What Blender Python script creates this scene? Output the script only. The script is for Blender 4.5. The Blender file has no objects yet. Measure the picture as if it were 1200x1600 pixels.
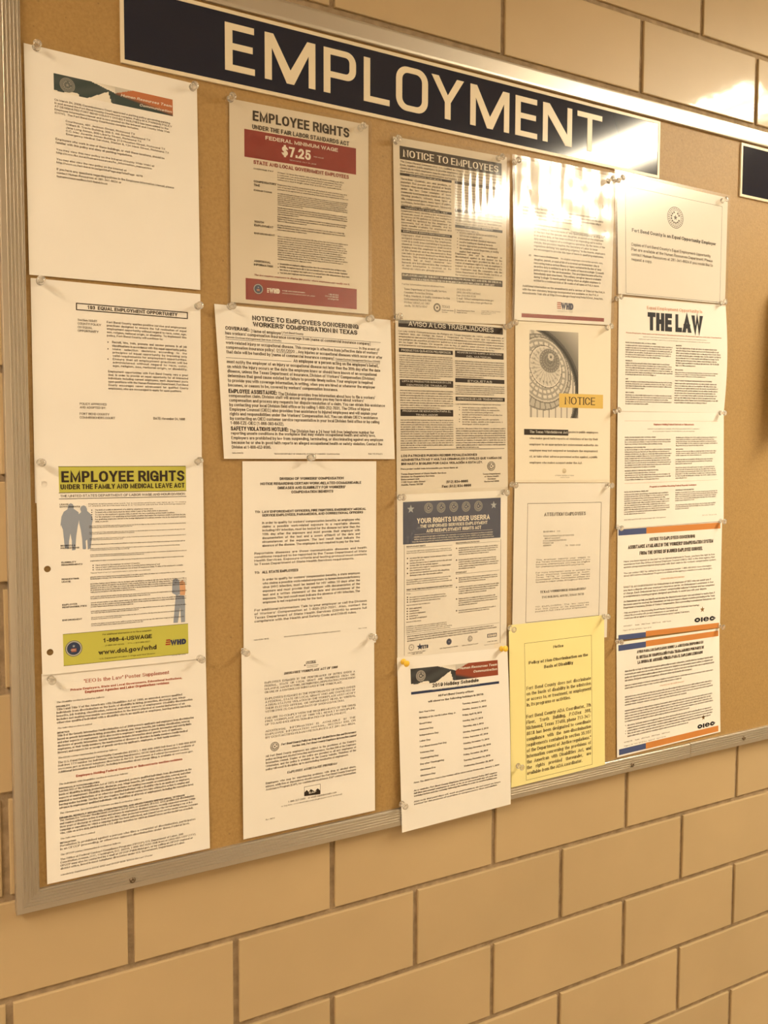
import bpy, bmesh, math, random
import numpy as np
from mathutils import Vector, Matrix
from mathutils.geometry import delaunay_2d_cdt
random.seed(7)
IN = 0.0254
scene = bpy.context.scene
COL = scene.collection

# ------------------------------------------------------------------ camera
cd = bpy.data.cameras.new('camera'); cam = bpy.data.objects.new('camera', cd); COL.objects.link(cam)
cd.sensor_fit = 'VERTICAL'; cd.sensor_height = 36.0; cd.sensor_width = 27.0
cd.lens = 1402.65 / 1600 * 36.0
cd.clip_start = 0.02; cd.clip_end = 50
_R = ((0.868598003, -0.003128106, -0.495507542), (-0.029170047, 0.997923103, -0.057433342), (0.494658082, 0.064340465, 0.866702767))
def _b(v): return Vector((v[0], v[2], -v[1]))          # image-style axes (x right, y down, z ahead) to Blender's
cx, cy, cz = _b(_R[0]), -_b(_R[1]), -_b(_R[2])
cam.matrix_world = Matrix(((cx.x, cy.x, cz.x, -0.29153), (cx.y, cy.y, cz.y, -1.20696), (cx.z, cy.z, cz.z, 0.70559), (0, 0, 0, 1)))
scene.camera = cam

# ------------------------------------------------------------------ world, exposure
w = bpy.data.worlds.new('world'); scene.world = w; w.use_nodes = True
w.node_tree.nodes['Background'].inputs[0].default_value = (1.0, 0.72, 0.45, 1)
w.node_tree.nodes['Background'].inputs[1].default_value = 0.012
vs = scene.view_settings
scene.display_settings.display_device = 'sRGB'
vs.view_transform = 'Standard'; vs.look = 'None'; vs.gamma = 1.0; vs.use_curve_mapping = False
vs.exposure = 1.92
cyc = scene.cycles
cyc.max_bounces = 8; cyc.diffuse_bounces = 4; cyc.glossy_bounces = 4; cyc.transmission_bounces = 8; cyc.transparent_max_bounces = 12
cyc.sample_clamp_indirect = 4.0
cyc.use_denoising = True; cyc.denoising_prefilter = 'ACCURATE'
FLOOR_Z, CEIL_Z = -0.90, 1.806
X0, X1, Y0 = -2.60, 4.10, -2.45
#            centre x, centre y, strength, colour
LAMPS = [(2.07, -1.32, 16.5, (1.0, .86, .62)), (-1.62, -1.10, 13.5, (1.0, .81, .58))]
LAMP_W, LAMP_L = 0.30, 1.45

# ------------------------------------------------------------------ materials
def mat(name, col, rough=0.6, metal=0.0, coat=0.0, coat_r=0.1, spec=0.5):
    m = bpy.data.materials.new(name); m.use_nodes = True
    b = m.node_tree.nodes['Principled BSDF']
    b.inputs['Base Color'].default_value = (*col, 1); b.inputs['Roughness'].default_value = rough
    b.inputs['Metallic'].default_value = metal; b.inputs['Coat Weight'].default_value = coat
    b.inputs['Coat Roughness'].default_value = coat_r; b.inputs['Specular IOR Level'].default_value = spec
    return m
def noise_col(m, c1, c2, scale, detail=4, lo=0.35, hi=0.65, bump=0.0, bscale=None, bdist=0.001, obj=True):
    nt = m.node_tree; N = nt.nodes; b = N['Principled BSDF']
    tc = N.new('ShaderNodeTexCoord'); n = N.new('ShaderNodeTexNoise'); n.inputs['Scale'].default_value = scale; n.inputs['Detail'].default_value = detail
    src = tc.outputs['Object']
    if obj:
        geo = N.new('ShaderNodeNewGeometry'); src = geo.outputs['Position']
    nt.links.new(src, n.inputs['Vector'])
    r = N.new('ShaderNodeValToRGB'); r.color_ramp.elements[0].position = lo; r.color_ramp.elements[1].position = hi
    r.color_ramp.elements[0].color = (*c1, 1); r.color_ramp.elements[1].color = (*c2, 1)
    nt.links.new(n.outputs['Fac'], r.inputs['Fac']); nt.links.new(r.outputs['Color'], b.inputs['Base Color'])
    if bump:
        n2 = N.new('ShaderNodeTexNoise'); n2.inputs['Scale'].default_value = bscale or scale; n2.inputs['Detail'].default_value = 3
        nt.links.new(src, n2.inputs['Vector'])
        bp = N.new('ShaderNodeBump'); bp.inputs['Strength'].default_value = bump; bp.inputs['Distance'].default_value = bdist
        nt.links.new(n2.outputs['Fac'], bp.inputs['Height']); nt.links.new(bp.outputs['Normal'], b.inputs['Normal'])
        nt.links.new(bp.outputs['Normal'], b.inputs['Coat Normal'])
    return r

M = {}
M['block'] = mat('glazed_block', (.6, .45, .27), .45, coat=.5, coat_r=.075)
_r = noise_col(M['block'], (.435, .322, .178), (.495, .368, .205), 3.0, 6, .3, .7, bump=.25, bscale=26, bdist=.0012)
def block_tint(m):          # every block a touch different
    nt = m.node_tree; b = nt.nodes['Principled BSDF']; oi = nt.nodes.new('ShaderNodeObjectInfo'); hs = nt.nodes.new('ShaderNodeHueSaturation')
    mr = nt.nodes.new('ShaderNodeMapRange'); mr.inputs['To Min'].default_value = .95; mr.inputs['To Max'].default_value = 1.05
    nt.links.new(oi.outputs['Random'], mr.inputs['Value']); nt.links.new(mr.outputs['Result'], hs.inputs['Value'])
    l = b.inputs['Base Color'].links[0]; nt.links.new(l.from_socket, hs.inputs['Color']); nt.links.new(hs.outputs['Color'], b.inputs['Base Color'])
block_tint(M['block'])
M['mortar'] = mat('mortar', (.3, .22, .13), .9)
noise_col(M['mortar'], (.26, .19, .115), (.40, .30, .19), 60, 6, .3, .7, bump=.8, bscale=180, bdist=.002)
M['cork'] = mat('cork_board', (.4, .25, .11), .52)
_c = noise_col(M['cork'], (.325, .197, .066), (.395, .248, .088), 260, 6, .3, .7, bump=.5, bscale=420, bdist=.0008)
def specks(m, dark):        # dark cork flecks and old pin holes
    nt = m.node_tree; N = nt.nodes; b = N['Principled BSDF']; geo = N.new('ShaderNodeNewGeometry')
    v = N.new('ShaderNodeTexVoronoi'); v.inputs['Scale'].default_value = 55; nt.links.new(geo.outputs['Position'], v.inputs['Vector'])
    r = N.new('ShaderNodeValToRGB'); r.color_ramp.elements[0].position = .05; r.color_ramp.elements[1].position = .09
    r.color_ramp.elements[0].color = (1, 1, 1, 1); r.color_ramp.elements[1].color = (0, 0, 0, 1); nt.links.new(v.outputs['Distance'], r.inputs['Fac'])
    mx = N.new('ShaderNodeMix'); mx.data_type = 'RGBA'; l = b.inputs['Base Color'].links[0]
    nt.links.new(l.from_socket, mx.inputs[6]); mx.inputs[7].default_value = (*dark, 1)
    mu = N.new('ShaderNodeMath'); mu.operation = 'MULTIPLY'; mu.inputs[1].default_value = .6; nt.links.new(r.outputs['Color'], mu.inputs[0])
    nt.links.new(mu.outputs[0], mx.inputs[0]); nt.links.new(mx.outputs[2], b.inputs['Base Color'])
specks(M['cork'], (.2, .12, .05))
M['alu'] = mat('brushed_aluminium', (.58, .54, .48), .34, .85)
M['screw'] = mat('dull_screw', (.22, .17, .12), .5, 1.0)
M['paper'] = mat('white_paper', (.80, .78, .74), .75, spec=.3)
noise_col(M['paper'], (.79, .765, .72), (.82, .795, .755), 9, 3, .3, .7, bump=.12, bscale=14, bdist=.003)
M['buff'] = mat('greyish_copy_paper', (.66, .60, .50), .75, spec=.3)
noise_col(M['buff'], (.655, .60, .505), (.685, .63, .535), 9, 3, .3, .7, bump=.12, bscale=14, bdist=.003)
M['cream'] = mat('cream_card', (.78, .72, .60), .7, spec=.3)
M['yellow'] = mat('yellow_paper', (.83, .72, .24), .75, spec=.3)
noise_col(M['yellow'], (.80, .72, .33), (.83, .75, .36), 9, 3, .3, .7, bump=.12, bscale=14, bdist=.003)
M['navy'] = mat('gloss_navy_plate', (.010, .014, .032), .10)
M['letter'] = mat('cream_vinyl', (.74, .66, .50), .35)
M['white'] = mat('white_paint', (.66, .60, .50), .7)
M['floor'] = mat('floor_tile', (.30, .24, .17), .35); noise_col(M['floor'], (.26, .2, .14), (.36, .29, .2), 4, 5)
M['steel'] = mat('pin_steel', (.7, .68, .64), .25, 1.0)
M['yellow_pin'] = mat('yellow_plastic', (.85, .55, .04), .3, coat=.4)
def glass(name, rough=.04, col=(1, .985, .96)):
    m = mat(name, col, rough); b = m.node_tree.nodes['Principled BSDF']; b.inputs['Transmission Weight'].default_value = .95; b.inputs['IOR'].default_value = 1.49
    return m
M['clear'] = glass('clear_plastic', .02)
def _part_clear(m):         # thin moulded plastic: much of the light goes straight through
    nt = m.node_tree; N = nt.nodes; b = N['Principled BSDF']; o_ = N['Material Output']; t_ = N.new('ShaderNodeBsdfTransparent'); t_.inputs[0].default_value = (.97, .95, .92, 1)
    x = N.new('ShaderNodeMixShader'); x.inputs[0].default_value = .72; dl = N.new('ShaderNodeBsdfTranslucent'); dl.inputs[0].default_value = (.95, .93, .88, 1); ad = N.new('ShaderNodeMixShader'); ad.inputs[0].default_value = .45; nt.links.new(t_.outputs[0], ad.inputs[1]); nt.links.new(dl.outputs[0], ad.inputs[2]); nt.links.new(ad.outputs[0], x.inputs[1]); nt.links.new(b.outputs[0], x.inputs[2]); nt.links.new(x.outputs[0], o_.inputs['Surface'])
_part_clear(M['clear'])
def film(name='laminating_film', rough=.10, ior=1.85):                 # laminating film: clear, with a sharp surface shine
    m = bpy.data.materials.new(name); m.use_nodes = True; nt = m.node_tree; N = nt.nodes; N.clear()
    out = N.new('ShaderNodeOutputMaterial'); tr = N.new('ShaderNodeBsdfTransparent'); tr.inputs[0].default_value = (.97, .96, .94, 1)
    gl = N.new('ShaderNodeBsdfGlossy'); gl.inputs['Roughness'].default_value = rough; fr = N.new('ShaderNodeFresnel'); fr.inputs['IOR'].default_value = ior
    ge = N.new('ShaderNodeNewGeometry'); inv = N.new('ShaderNodeMath'); inv.operation = 'SUBTRACT'; inv.inputs[0].default_value = 1; nt.links.new(ge.outputs['Backfacing'], inv.inputs[1])
    mu = N.new('ShaderNodeMath'); mu.operation = 'MULTIPLY'; nt.links.new(fr.outputs[0], mu.inputs[0]); nt.links.new(inv.outputs[0], mu.inputs[1])
    mx = N.new('ShaderNodeMixShader'); nt.links.new(mu.outputs[0], mx.inputs[0]); nt.links.new(tr.outputs[0], mx.inputs[1]); nt.links.new(gl.outputs[0], mx.inputs[2])
    nt.links.new(mx.outputs[0], out.inputs['Surface'])
    return m
M['film'] = film(); M['film_dull'] = film('scuffed_laminating_film', .20, 2.1)
def ink():                  # every print reads its own flat colour
    m = mat('printed_ink', (.02, .02, .02), .6, spec=.3); nt = m.node_tree; a = nt.nodes.new('ShaderNodeVertexColor'); a.layer_name = 'Col'
    nt.links.new(a.outputs['Color'], nt.nodes['Principled BSDF'].inputs['Base Color']); return m
M['ink'] = ink()
def lamp_mat(colour, strength):
    m = bpy.data.materials.new('lamp_diffuser'); m.use_nodes = True; nt = m.node_tree; N = nt.nodes; N.clear()
    out = N.new('ShaderNodeOutputMaterial'); e = N.new('ShaderNodeEmission'); e.inputs[0].default_value = (*colour, 1)
    tc = N.new('ShaderNodeTexCoord'); sx = N.new('ShaderNodeSeparateXYZ'); nt.links.new(tc.outputs['Object'], sx.inputs[0])
    mu = N.new('ShaderNodeMath'); mu.operation = 'MULTIPLY'; mu.inputs[1].default_value = 2 * math.pi * 2 / LAMP_W
    co = N.new('ShaderNodeMath'); co.operation = 'COSINE'; mr = N.new('ShaderNodeMapRange')
    mr.inputs['From Min'].default_value = -1; mr.inputs['To Min'].default_value = strength * 1.75; mr.inputs['To Max'].default_value = strength * .25
    nt.links.new(sx.outputs[0], mu.inputs[0]); nt.links.new(mu.outputs[0], co.inputs[0]); nt.links.new(co.outputs[0], mr.inputs['Value'])
    nt.links.new(mr.outputs[0], e.inputs[1]); nt.links.new(e.outputs[0], out.inputs[0]); return m

# ------------------------------------------------------------------ helpers
def mesh(name, vs_, fs, m=None, smooth=False):
    me = bpy.data.meshes.new(name); me.from_pydata([tuple(v) for v in vs_], [], fs); me.update()
    if m: me.materials.append(m)
    if smooth: me.polygons.foreach_set('use_smooth', [True] * len(me.polygons))
    return me
def obj(name, me, parent=None, loc=(0, 0, 0)):
    o = bpy.data.objects.new(name, me); COL.objects.link(o); o.location = loc
    if parent: o.parent = parent
    return o
def tag(o, label, cat, group=None, kind=None):
    o['label'] = label; o['category'] = cat
    if group: o['group'] = group
    if kind: o['kind'] = kind
    return o
def struct(o): o['kind'] = 'structure'; return o
def empty(name, loc=(0, 0, 0), parent=None):
    o = bpy.data.objects.new(name, None); COL.objects.link(o); o.location = loc; o.empty_display_size = .02
    if parent: o.parent = parent
    return o
def box(x0, x1, y0, y1, z0, z1, bev=0.0, seg=2):
    bm = bmesh.new(); bmesh.ops.create_cube(bm, size=1)
    for v in bm.verts: v.co = Vector((x0 + (v.co.x + .5) * (x1 - x0), y0 + (v.co.y + .5) * (y1 - y0), z0 + (v.co.z + .5) * (z1 - z0)))
    if bev: bmesh.ops.bevel(bm, geom=bm.edges[:], offset=bev, segments=seg, affect='EDGES', profile=.6)
    return bm
def bm_obj(name, bm, m, parent=None, loc=(0, 0, 0), smooth=False):
    me = bpy.data.meshes.new(name); bm.to_mesh(me); bm.free(); me.materials.append(m)
    if smooth: me.polygons.foreach_set('use_smooth', [True] * len(me.polygons))
    return obj(name, me, parent, loc)
def lathe(prof, seg=20):    # profile (radius, height) about +Z
    V, F = [], []
    for r, h in prof:
        for k in range(seg):
            a = 2 * math.pi * k / seg; V.append((r * math.cos(a), r * math.sin(a), h))
    for i in range(len(prof) - 1):
        for k in range(seg):
            a, b = i * seg + k, i * seg + (k + 1) % seg; F.append((a, b, b + seg, a + seg))
    F.append(tuple(range(seg))[::-1]); F.append(tuple(range((len(prof) - 1) * seg, len(prof) * seg)))
    return V, F

# ------------------------------------------------------------------ the room
ww = obj('wall_back', mesh('wall_back', [(X0, .0045, FLOOR_Z), (X1, .0045, FLOOR_Z), (X1, .0045, CEIL_Z), (X0, .0045, CEIL_Z), (X0, .12, FLOOR_Z), (X1, .12, FLOOR_Z), (X1, .12, CEIL_Z), (X0, .12, CEIL_Z)],
      [(0, 1, 2, 3), (5, 4, 7, 6), (4, 0, 3, 7), (1, 5, 6, 2), (3, 2, 6, 7), (4, 5, 1, 0)], M['mortar'])); struct(ww)
PX, PZ = 12.1319 * IN, 5.30945 * IN
JT = .0092                    # joint width
def block_mesh(wd, ht):
    bm = box(0, wd, 0, .05, 0, ht, 0)
    ed = [e for e in bm.edges if all(v.co.y < 1e-6 for v in e.verts)]
    bmesh.ops.bevel(bm, geom=ed, offset=.0016, segments=2, affect='EDGES', profile=.5)
    me = bpy.data.meshes.new('block'); bm.to_mesh(me); bm.free(); me.materials.append(M['block']); return me
full = block_mesh(PX - JT, PZ - JT)
BX0, BX1, BZ0, BZ1 = -5.80 * IN, 90.2 * IN, 4.62 * IN, 52.6 * IN
n = -7
while n * PZ < CEIL_Z:
    z0, z1 = n * PZ + JT / 2, (n + 1) * PZ - JT / 2
    z0c, z1c = max(z0, FLOOR_Z), min(z1, CEIL_Z)
    sh = 0 if n % 2 == 0 else PX * .5 - .0028
    k = -10
    while k * PX + sh < X1:
        x0, x1 = k * PX + sh + JT / 2, (k + 1) * PX + sh - JT / 2; k += 1
        x0c, x1c = max(x0, X0), min(x1, X1)
        if x1c - x0c < .02 or z1c - z0c < .01: continue
        if x0 > BX0 + .03 and x1 < BX1 - .03 and z0 > BZ0 + .02 and z1 < BZ1 - .02: continue    # wholly behind the board
        whole = x0c == x0 and x1c == x1 and z0c == z0 and z1c == z1
        me = full if whole else block_mesh(x1c - x0c, z1c - z0c)
        o = obj('block', me, ww, (x0c, random.uniform(-.0004, .0004), z0c))
    n += 1
def slab(name, x0, x1, y0, y1, z0, z1, m): return struct(bm_obj(name, box(x0, x1, y0, y1, z0, z1), m))
slab('floor', X0 - .1, X1 + .1, Y0 - .1, .12, FLOOR_Z - .1, FLOOR_Z, M['floor'])
slab('ceiling', X0 - .1, X1 + .1, Y0 - .1, .12, CEIL_Z, CEIL_Z + .1, M['white'])
slab('wall_left', X0 - .1, X0, Y0, 0, FLOOR_Z, CEIL_Z, M['white'])
slab('wall_right', X1, X1 + .1, Y0, 0, FLOOR_Z, CEIL_Z, M['white'])
slab('wall_front', X0 - .1, X1 + .1, Y0 - .1, Y0, FLOOR_Z, CEIL_Z, M['white'])

# ------------------------------------------------------------------ ceiling lamps
for i, (lx, ly, st, lc) in enumerate(LAMPS):
    t = empty('ceiling_light', (lx, ly, CEIL_Z))
    tag(t, ['long fluorescent ceiling light near the far end of the board', 'long fluorescent ceiling light near the left end of the board'][i], 'ceiling light')
    hw, hl = LAMP_W / 2, LAMP_L / 2
    bm = bmesh.new()
    for a in [(-hw - .02, -hw, -hl - .02, hl + .02), (hw, hw + .02, -hl - .02, hl + .02), (-hw, hw, -hl - .02, -hl), (-hw, hw, hl, hl + .02)]:
        b2 = box(a[0], a[1], a[2], a[3], -.03, 0); me = bpy.data.meshes.new('tmp'); b2.to_mesh(me); b2.free(); bm.from_mesh(me)
    bm_obj('housing', bm, M['white'], t)
    bm_obj('diffuser', box(-hw, hw, -hl, hl, -.022, -.002), lamp_mat(lc, st), t)

# ------------------------------------------------------------------ bulletin board
board = empty('bulletin_board', (BX0, 0, BZ0))
tag(board, 'long cork bulletin board in a ridged aluminium frame on the block wall', 'bulletin board')
def bo(name, bm, m, smooth=False):
    o = bm_obj(name, bm, m, board, (0, 0, 0), smooth); o.location = (-BX0, 0, -BZ0); return o
bo('cork_panel', box(BX0 + .006, BX1 - .006, -.009, -.001, BZ0 + .006, BZ1 - .006), M['cork'])
FW, FD = 1.1 * IN, .0155
# cross-section of the rail: across the face (0 outer .. FW inner) and how far it stands off the wall
prof = [(0, .0005), (0, FD - .002), (.0012, FD - .0004)]
for k in range(5):
    c = .0085 + k * .0042
    prof += [(c - .0012, FD - .0004), (c - .0006, FD + .0006), (c + .0003, FD + .0006), (c + .0006, FD - .0010), (c + .0014, FD - .0010), (c + .0018, FD - .0004)]
prof += [(FW - .001, FD - .0004), (FW, FD - .0016), (FW, .009)]
flat = [(0, .0005), (0, FD - .002), (.0012, FD - .0004), (.004, FD), (FW - .004, FD), (FW - .001, FD - .0004), (FW, FD - .0016), (FW, .009)]      # the top rail is plain
def rail(p0, p1, inward, mitre0, mitre1, name='frame_rail', prof=prof):
    # p0 -> p1 runs along the outer edge; inward = direction across the face
    p0, p1, inward = Vector(p0), Vector(p1), Vector(inward); d = (p1 - p0).normalized()
    V, F = [], []
    for a, h in prof:
        for p, mt, sg in ((p0, mitre0, 1), (p1, mitre1, -1)):
            q = p + inward * a + d * (a * mt * sg) + Vector((0, -h, 0)); V.append(q)
    for i in range(len(prof) - 1): F.append((2 * i, 2 * i + 1, 2 * i + 3, 2 * i + 2))
    me = mesh(name, V, F, M['alu']); bm = bmesh.new(); bm.from_mesh(me)
    bmesh.ops.recalc_face_normals(bm, faces=bm.faces[:]); bm.to_mesh(me); bm.free()
    o = obj(name, me, board, (-BX0, 0, -BZ0)); return o
SEAM = 42.42 * IN
rail((BX0, 0, BZ0), (BX0, 0, BZ1), (1, 0, 0), 1, 1)
rail((BX0, 0, BZ0), (SEAM - .0006, 0, BZ0), (0, 0, 1), 1, 0)
rail((SEAM + .0006, 0, BZ0 + .0006), (BX1, 0, BZ0 + .0006), (0, 0, 1), 0, 1)
rail((BX0, 0, BZ1), (BX1, 0, BZ1), (0, 0, -1), 1, 1, prof=flat)
rail((BX1, 0, BZ0), (BX1, 0, BZ1), (-1, 0, 0), 1, 1)
for sx, sz in [(-.04, 5.12), (36.32, 5.12), (48.48, 5.2), (-5.3, 30), (14, 5.15)][:3]:
    V, F = lathe([(.0001, -.003), (.0042, -.003), (.0042, .0006), (.003, .0018), (.0012, .0021), (.0011, .0012), (.0001, .0012)], 14)
    o = obj('screw', mesh('screw', V, F, M['screw'], True), board, (sx * IN - BX0, -FD, sz * IN - BZ0)); o.rotation_euler = (math.pi / 2, 0, 0)

# ------------------------------------------------------------------ sign plates
SD0, SD1 = .0092, .0125
def prism(pts, holes, y0, y1, res=None):
    """flat shape in x,z with holes, given thickness along y (y1 is the front, nearer the viewer)"""
    loops = [pts] + holes; vv = [Vector(p) for l in loops for p in l]; ed = []; k = 0
    for l in loops: ed += [(k + i, k + (i + 1) % len(l)) for i in range(len(l))]; k += len(l)
    nv, ne, nf, *_ = delaunay_2d_cdt(vv, ed, [], 1, 1e-7)
    def inside(p, poly):
        c = False; j = len(poly) - 1
        for i in range(len(poly)):
            if (poly[i][1] > p[1]) != (poly[j][1] > p[1]) and p[0] < (poly[j][0] - poly[i][0]) * (p[1] - poly[i][1]) / (poly[j][1] - poly[i][1]) + poly[i][0]: c = not c
            j = i
        return c
    V = [(v[0], y1, v[1]) for v in nv]; F = []
    for f in nf:
        c = sum((nv[i] for i in f), Vector((0, 0))) / len(f)
        if inside(c, pts) and not any(inside(c, h) for h in holes): F.append(tuple(f))
    for l in loops:
        b = len(V)
        for p in l: V.append((p[0], y1, p[1])); V.append((p[0], y0, p[1]))
        m_ = len(l)
        for i in range(m_):
            a, c = b + 2 * i, b + 2 * ((i + 1) % m_); F.append((a, c, c + 1, a + 1))
    me = mesh('p', V, F); bm = bmesh.new(); bm.from_mesh(me); bmesh.ops.recalc_face_normals(bm, faces=bm.faces[:]); bm.to_mesh(me); bm.free()
    return me
def sign(x0, x1, z0, z1, label):
    t = empty('sign_plate', (x0 * IN, -SD0, z0 * IN)); tag(t, label, 'sign')
    me = bm_obj('plate', box(x0 * IN + .001, x1 * IN - .001, -SD1 + .0006, -SD0, z0 * IN + .001, z1 * IN - .001, .0006), M['navy'], t); me.location = (-x0 * IN, SD0, -z0 * IN)
    def rr(e): return [(x0 * IN + e, z0 * IN + e), (x1 * IN - e, z0 * IN + e), (x1 * IN - e, z1 * IN - e), (x0 * IN + e, z1 * IN - e)]
    b = prism(rr(0), [rr(.0048)], -SD0, -SD1); b.name = 'border'; b.materials.append(M['letter']); o = obj('border', b, t, (-x0 * IN, SD0, -z0 * IN))
    return t
s1 = sign(0.03, 37.83, 47.42, 51.36, 'dark navy sign plate lettered EMPLOYMENT across the top of the cork board')
s2 = sign(46.40, 84.2, 47.40, 51.38, 'dark navy sign plate at the right edge, cut off by the frame')
LB, LT, SW, SH = 48.22, 50.70, .42, .34          # letter foot, top, stem and bar widths in inches
def arc(cx_, cz_, rx, rz, a0, a1, n=7): return [(cx_ + rx * math.cos(math.radians(a0 + (a1 - a0) * i / n)), cz_ + rz * math.sin(math.radians(a0 + (a1 - a0) * i / n))) for i in range(n + 1)]
def letter(ch, a, b):
    m_ = (LB + LT) / 2; s, h = SW, SH; holes = []
    if ch == 'E': p = [(a, LB), (b, LB), (b, LB + h), (a + s, LB + h), (a + s, m_ - h / 2 + .05), (b - .12, m_ - h / 2 + .05), (b - .12, m_ + h / 2 + .05), (a + s, m_ + h / 2 + .05), (a + s, LT - h), (b - .04, LT - h), (b - .04, LT), (a, LT)]
    elif ch == 'L': p = [(a, LB), (b, LB), (b, LB + h), (a + s, LB + h), (a + s, LT), (a, LT)]
    elif ch == 'T': c = (a + b) / 2; p = [(c - s / 2, LB), (c + s / 2, LB), (c + s / 2, LT - h), (b, LT - h), (b, LT), (a, LT), (a, LT - h), (c - s / 2, LT - h)]
    elif ch == 'M': c = (a + b) / 2; q = s * .98; p = [(a, LB), (a + q, LB), (a + q, LT - .75), (c - .22, LB), (c + .22, LB), (b - q, LT - .75), (b - q, LB), (b, LB), (b, LT), (b - .5, LT), (c, LB + .72), (a + .5, LT), (a, LT)]
    elif ch == 'N': q = s * .98; p = [(a, LB), (a + q, LB), (a + q, LT - .72), (b - .55, LB), (b, LB), (b, LT), (b - q, LT), (b - q, LB + .72), (a + .55, LT), (a, LT)]
    elif ch == 'Y': c = (a + b) / 2; z = LB + 1.0; p = [(c - s / 2, LB), (c + s / 2, LB), (c + s / 2, z), (b, LT), (b - .52, LT), (c, z + .42), (a + .52, LT), (a, LT), (c - s / 2, z)]
    elif ch == 'P':
        zb = LB + .88; r = .62; p = [(a, LB), (a + s, LB), (a + s, zb)] + arc(b - r, zb + r, r, r, -90, 0) + arc(b - r, LT - r, r, r, 0, 90) + [(a, LT)]
        ri = r - .36; holes = [[(a + s, zb + h)] + arc(b - s - ri, zb + h + ri, ri, ri, -90, 0) + arc(b - s - ri, LT - h - ri, ri, ri, 0, 90) + [(a + s, LT - h)]]
    elif ch == 'O':
        r = .75; B0, T0 = LB - .04, LT + .04; p = arc(b - r, B0 + r, r, r, -90, 0) + arc(b - r, T0 - r, r, r, 0, 90) + arc(a + r, T0 - r, r, r, 90, 180) + arc(a + r, B0 + r, r, r, 180, 270)
        r2 = .42; x_, y_, u_, v_ = a + s, b - s, B0 + h, T0 - h
        holes = [arc(y_ - r2, u_ + r2, r2, r2, -90, 0) + arc(y_ - r2, v_ - r2, r2, r2, 0, 90) + arc(x_ + r2, v_ - r2, r2, r2, 90, 180) + arc(x_ + r2, u_ + r2, r2, r2, 180, 270)]
    f = lambda l: [(x * IN, z * IN) for x, z in l]
    me = prism(f(p), [f(q) for q in holes], -SD1 + .0008, -SD1 + .0001); me.name = 'letter'; me.materials.append(M['letter']); return me
for ch, a, b in [('E', 5.53, 7.22), ('M', 7.80, 10.84), ('P', 11.36, 13.42), ('L', 13.93, 15.66), ('O', 16.10, 18.33), ('Y', 18.58, 20.95), ('M', 21.44, 24.46), ('E', 24.95, 26.74), ('N', 27.20, 29.68), ('T', 30.14, 32.34)]:
    obj('letter', letter(ch, a, b), s1, (-0.03 * IN, SD0, -47.42 * IN))
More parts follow.
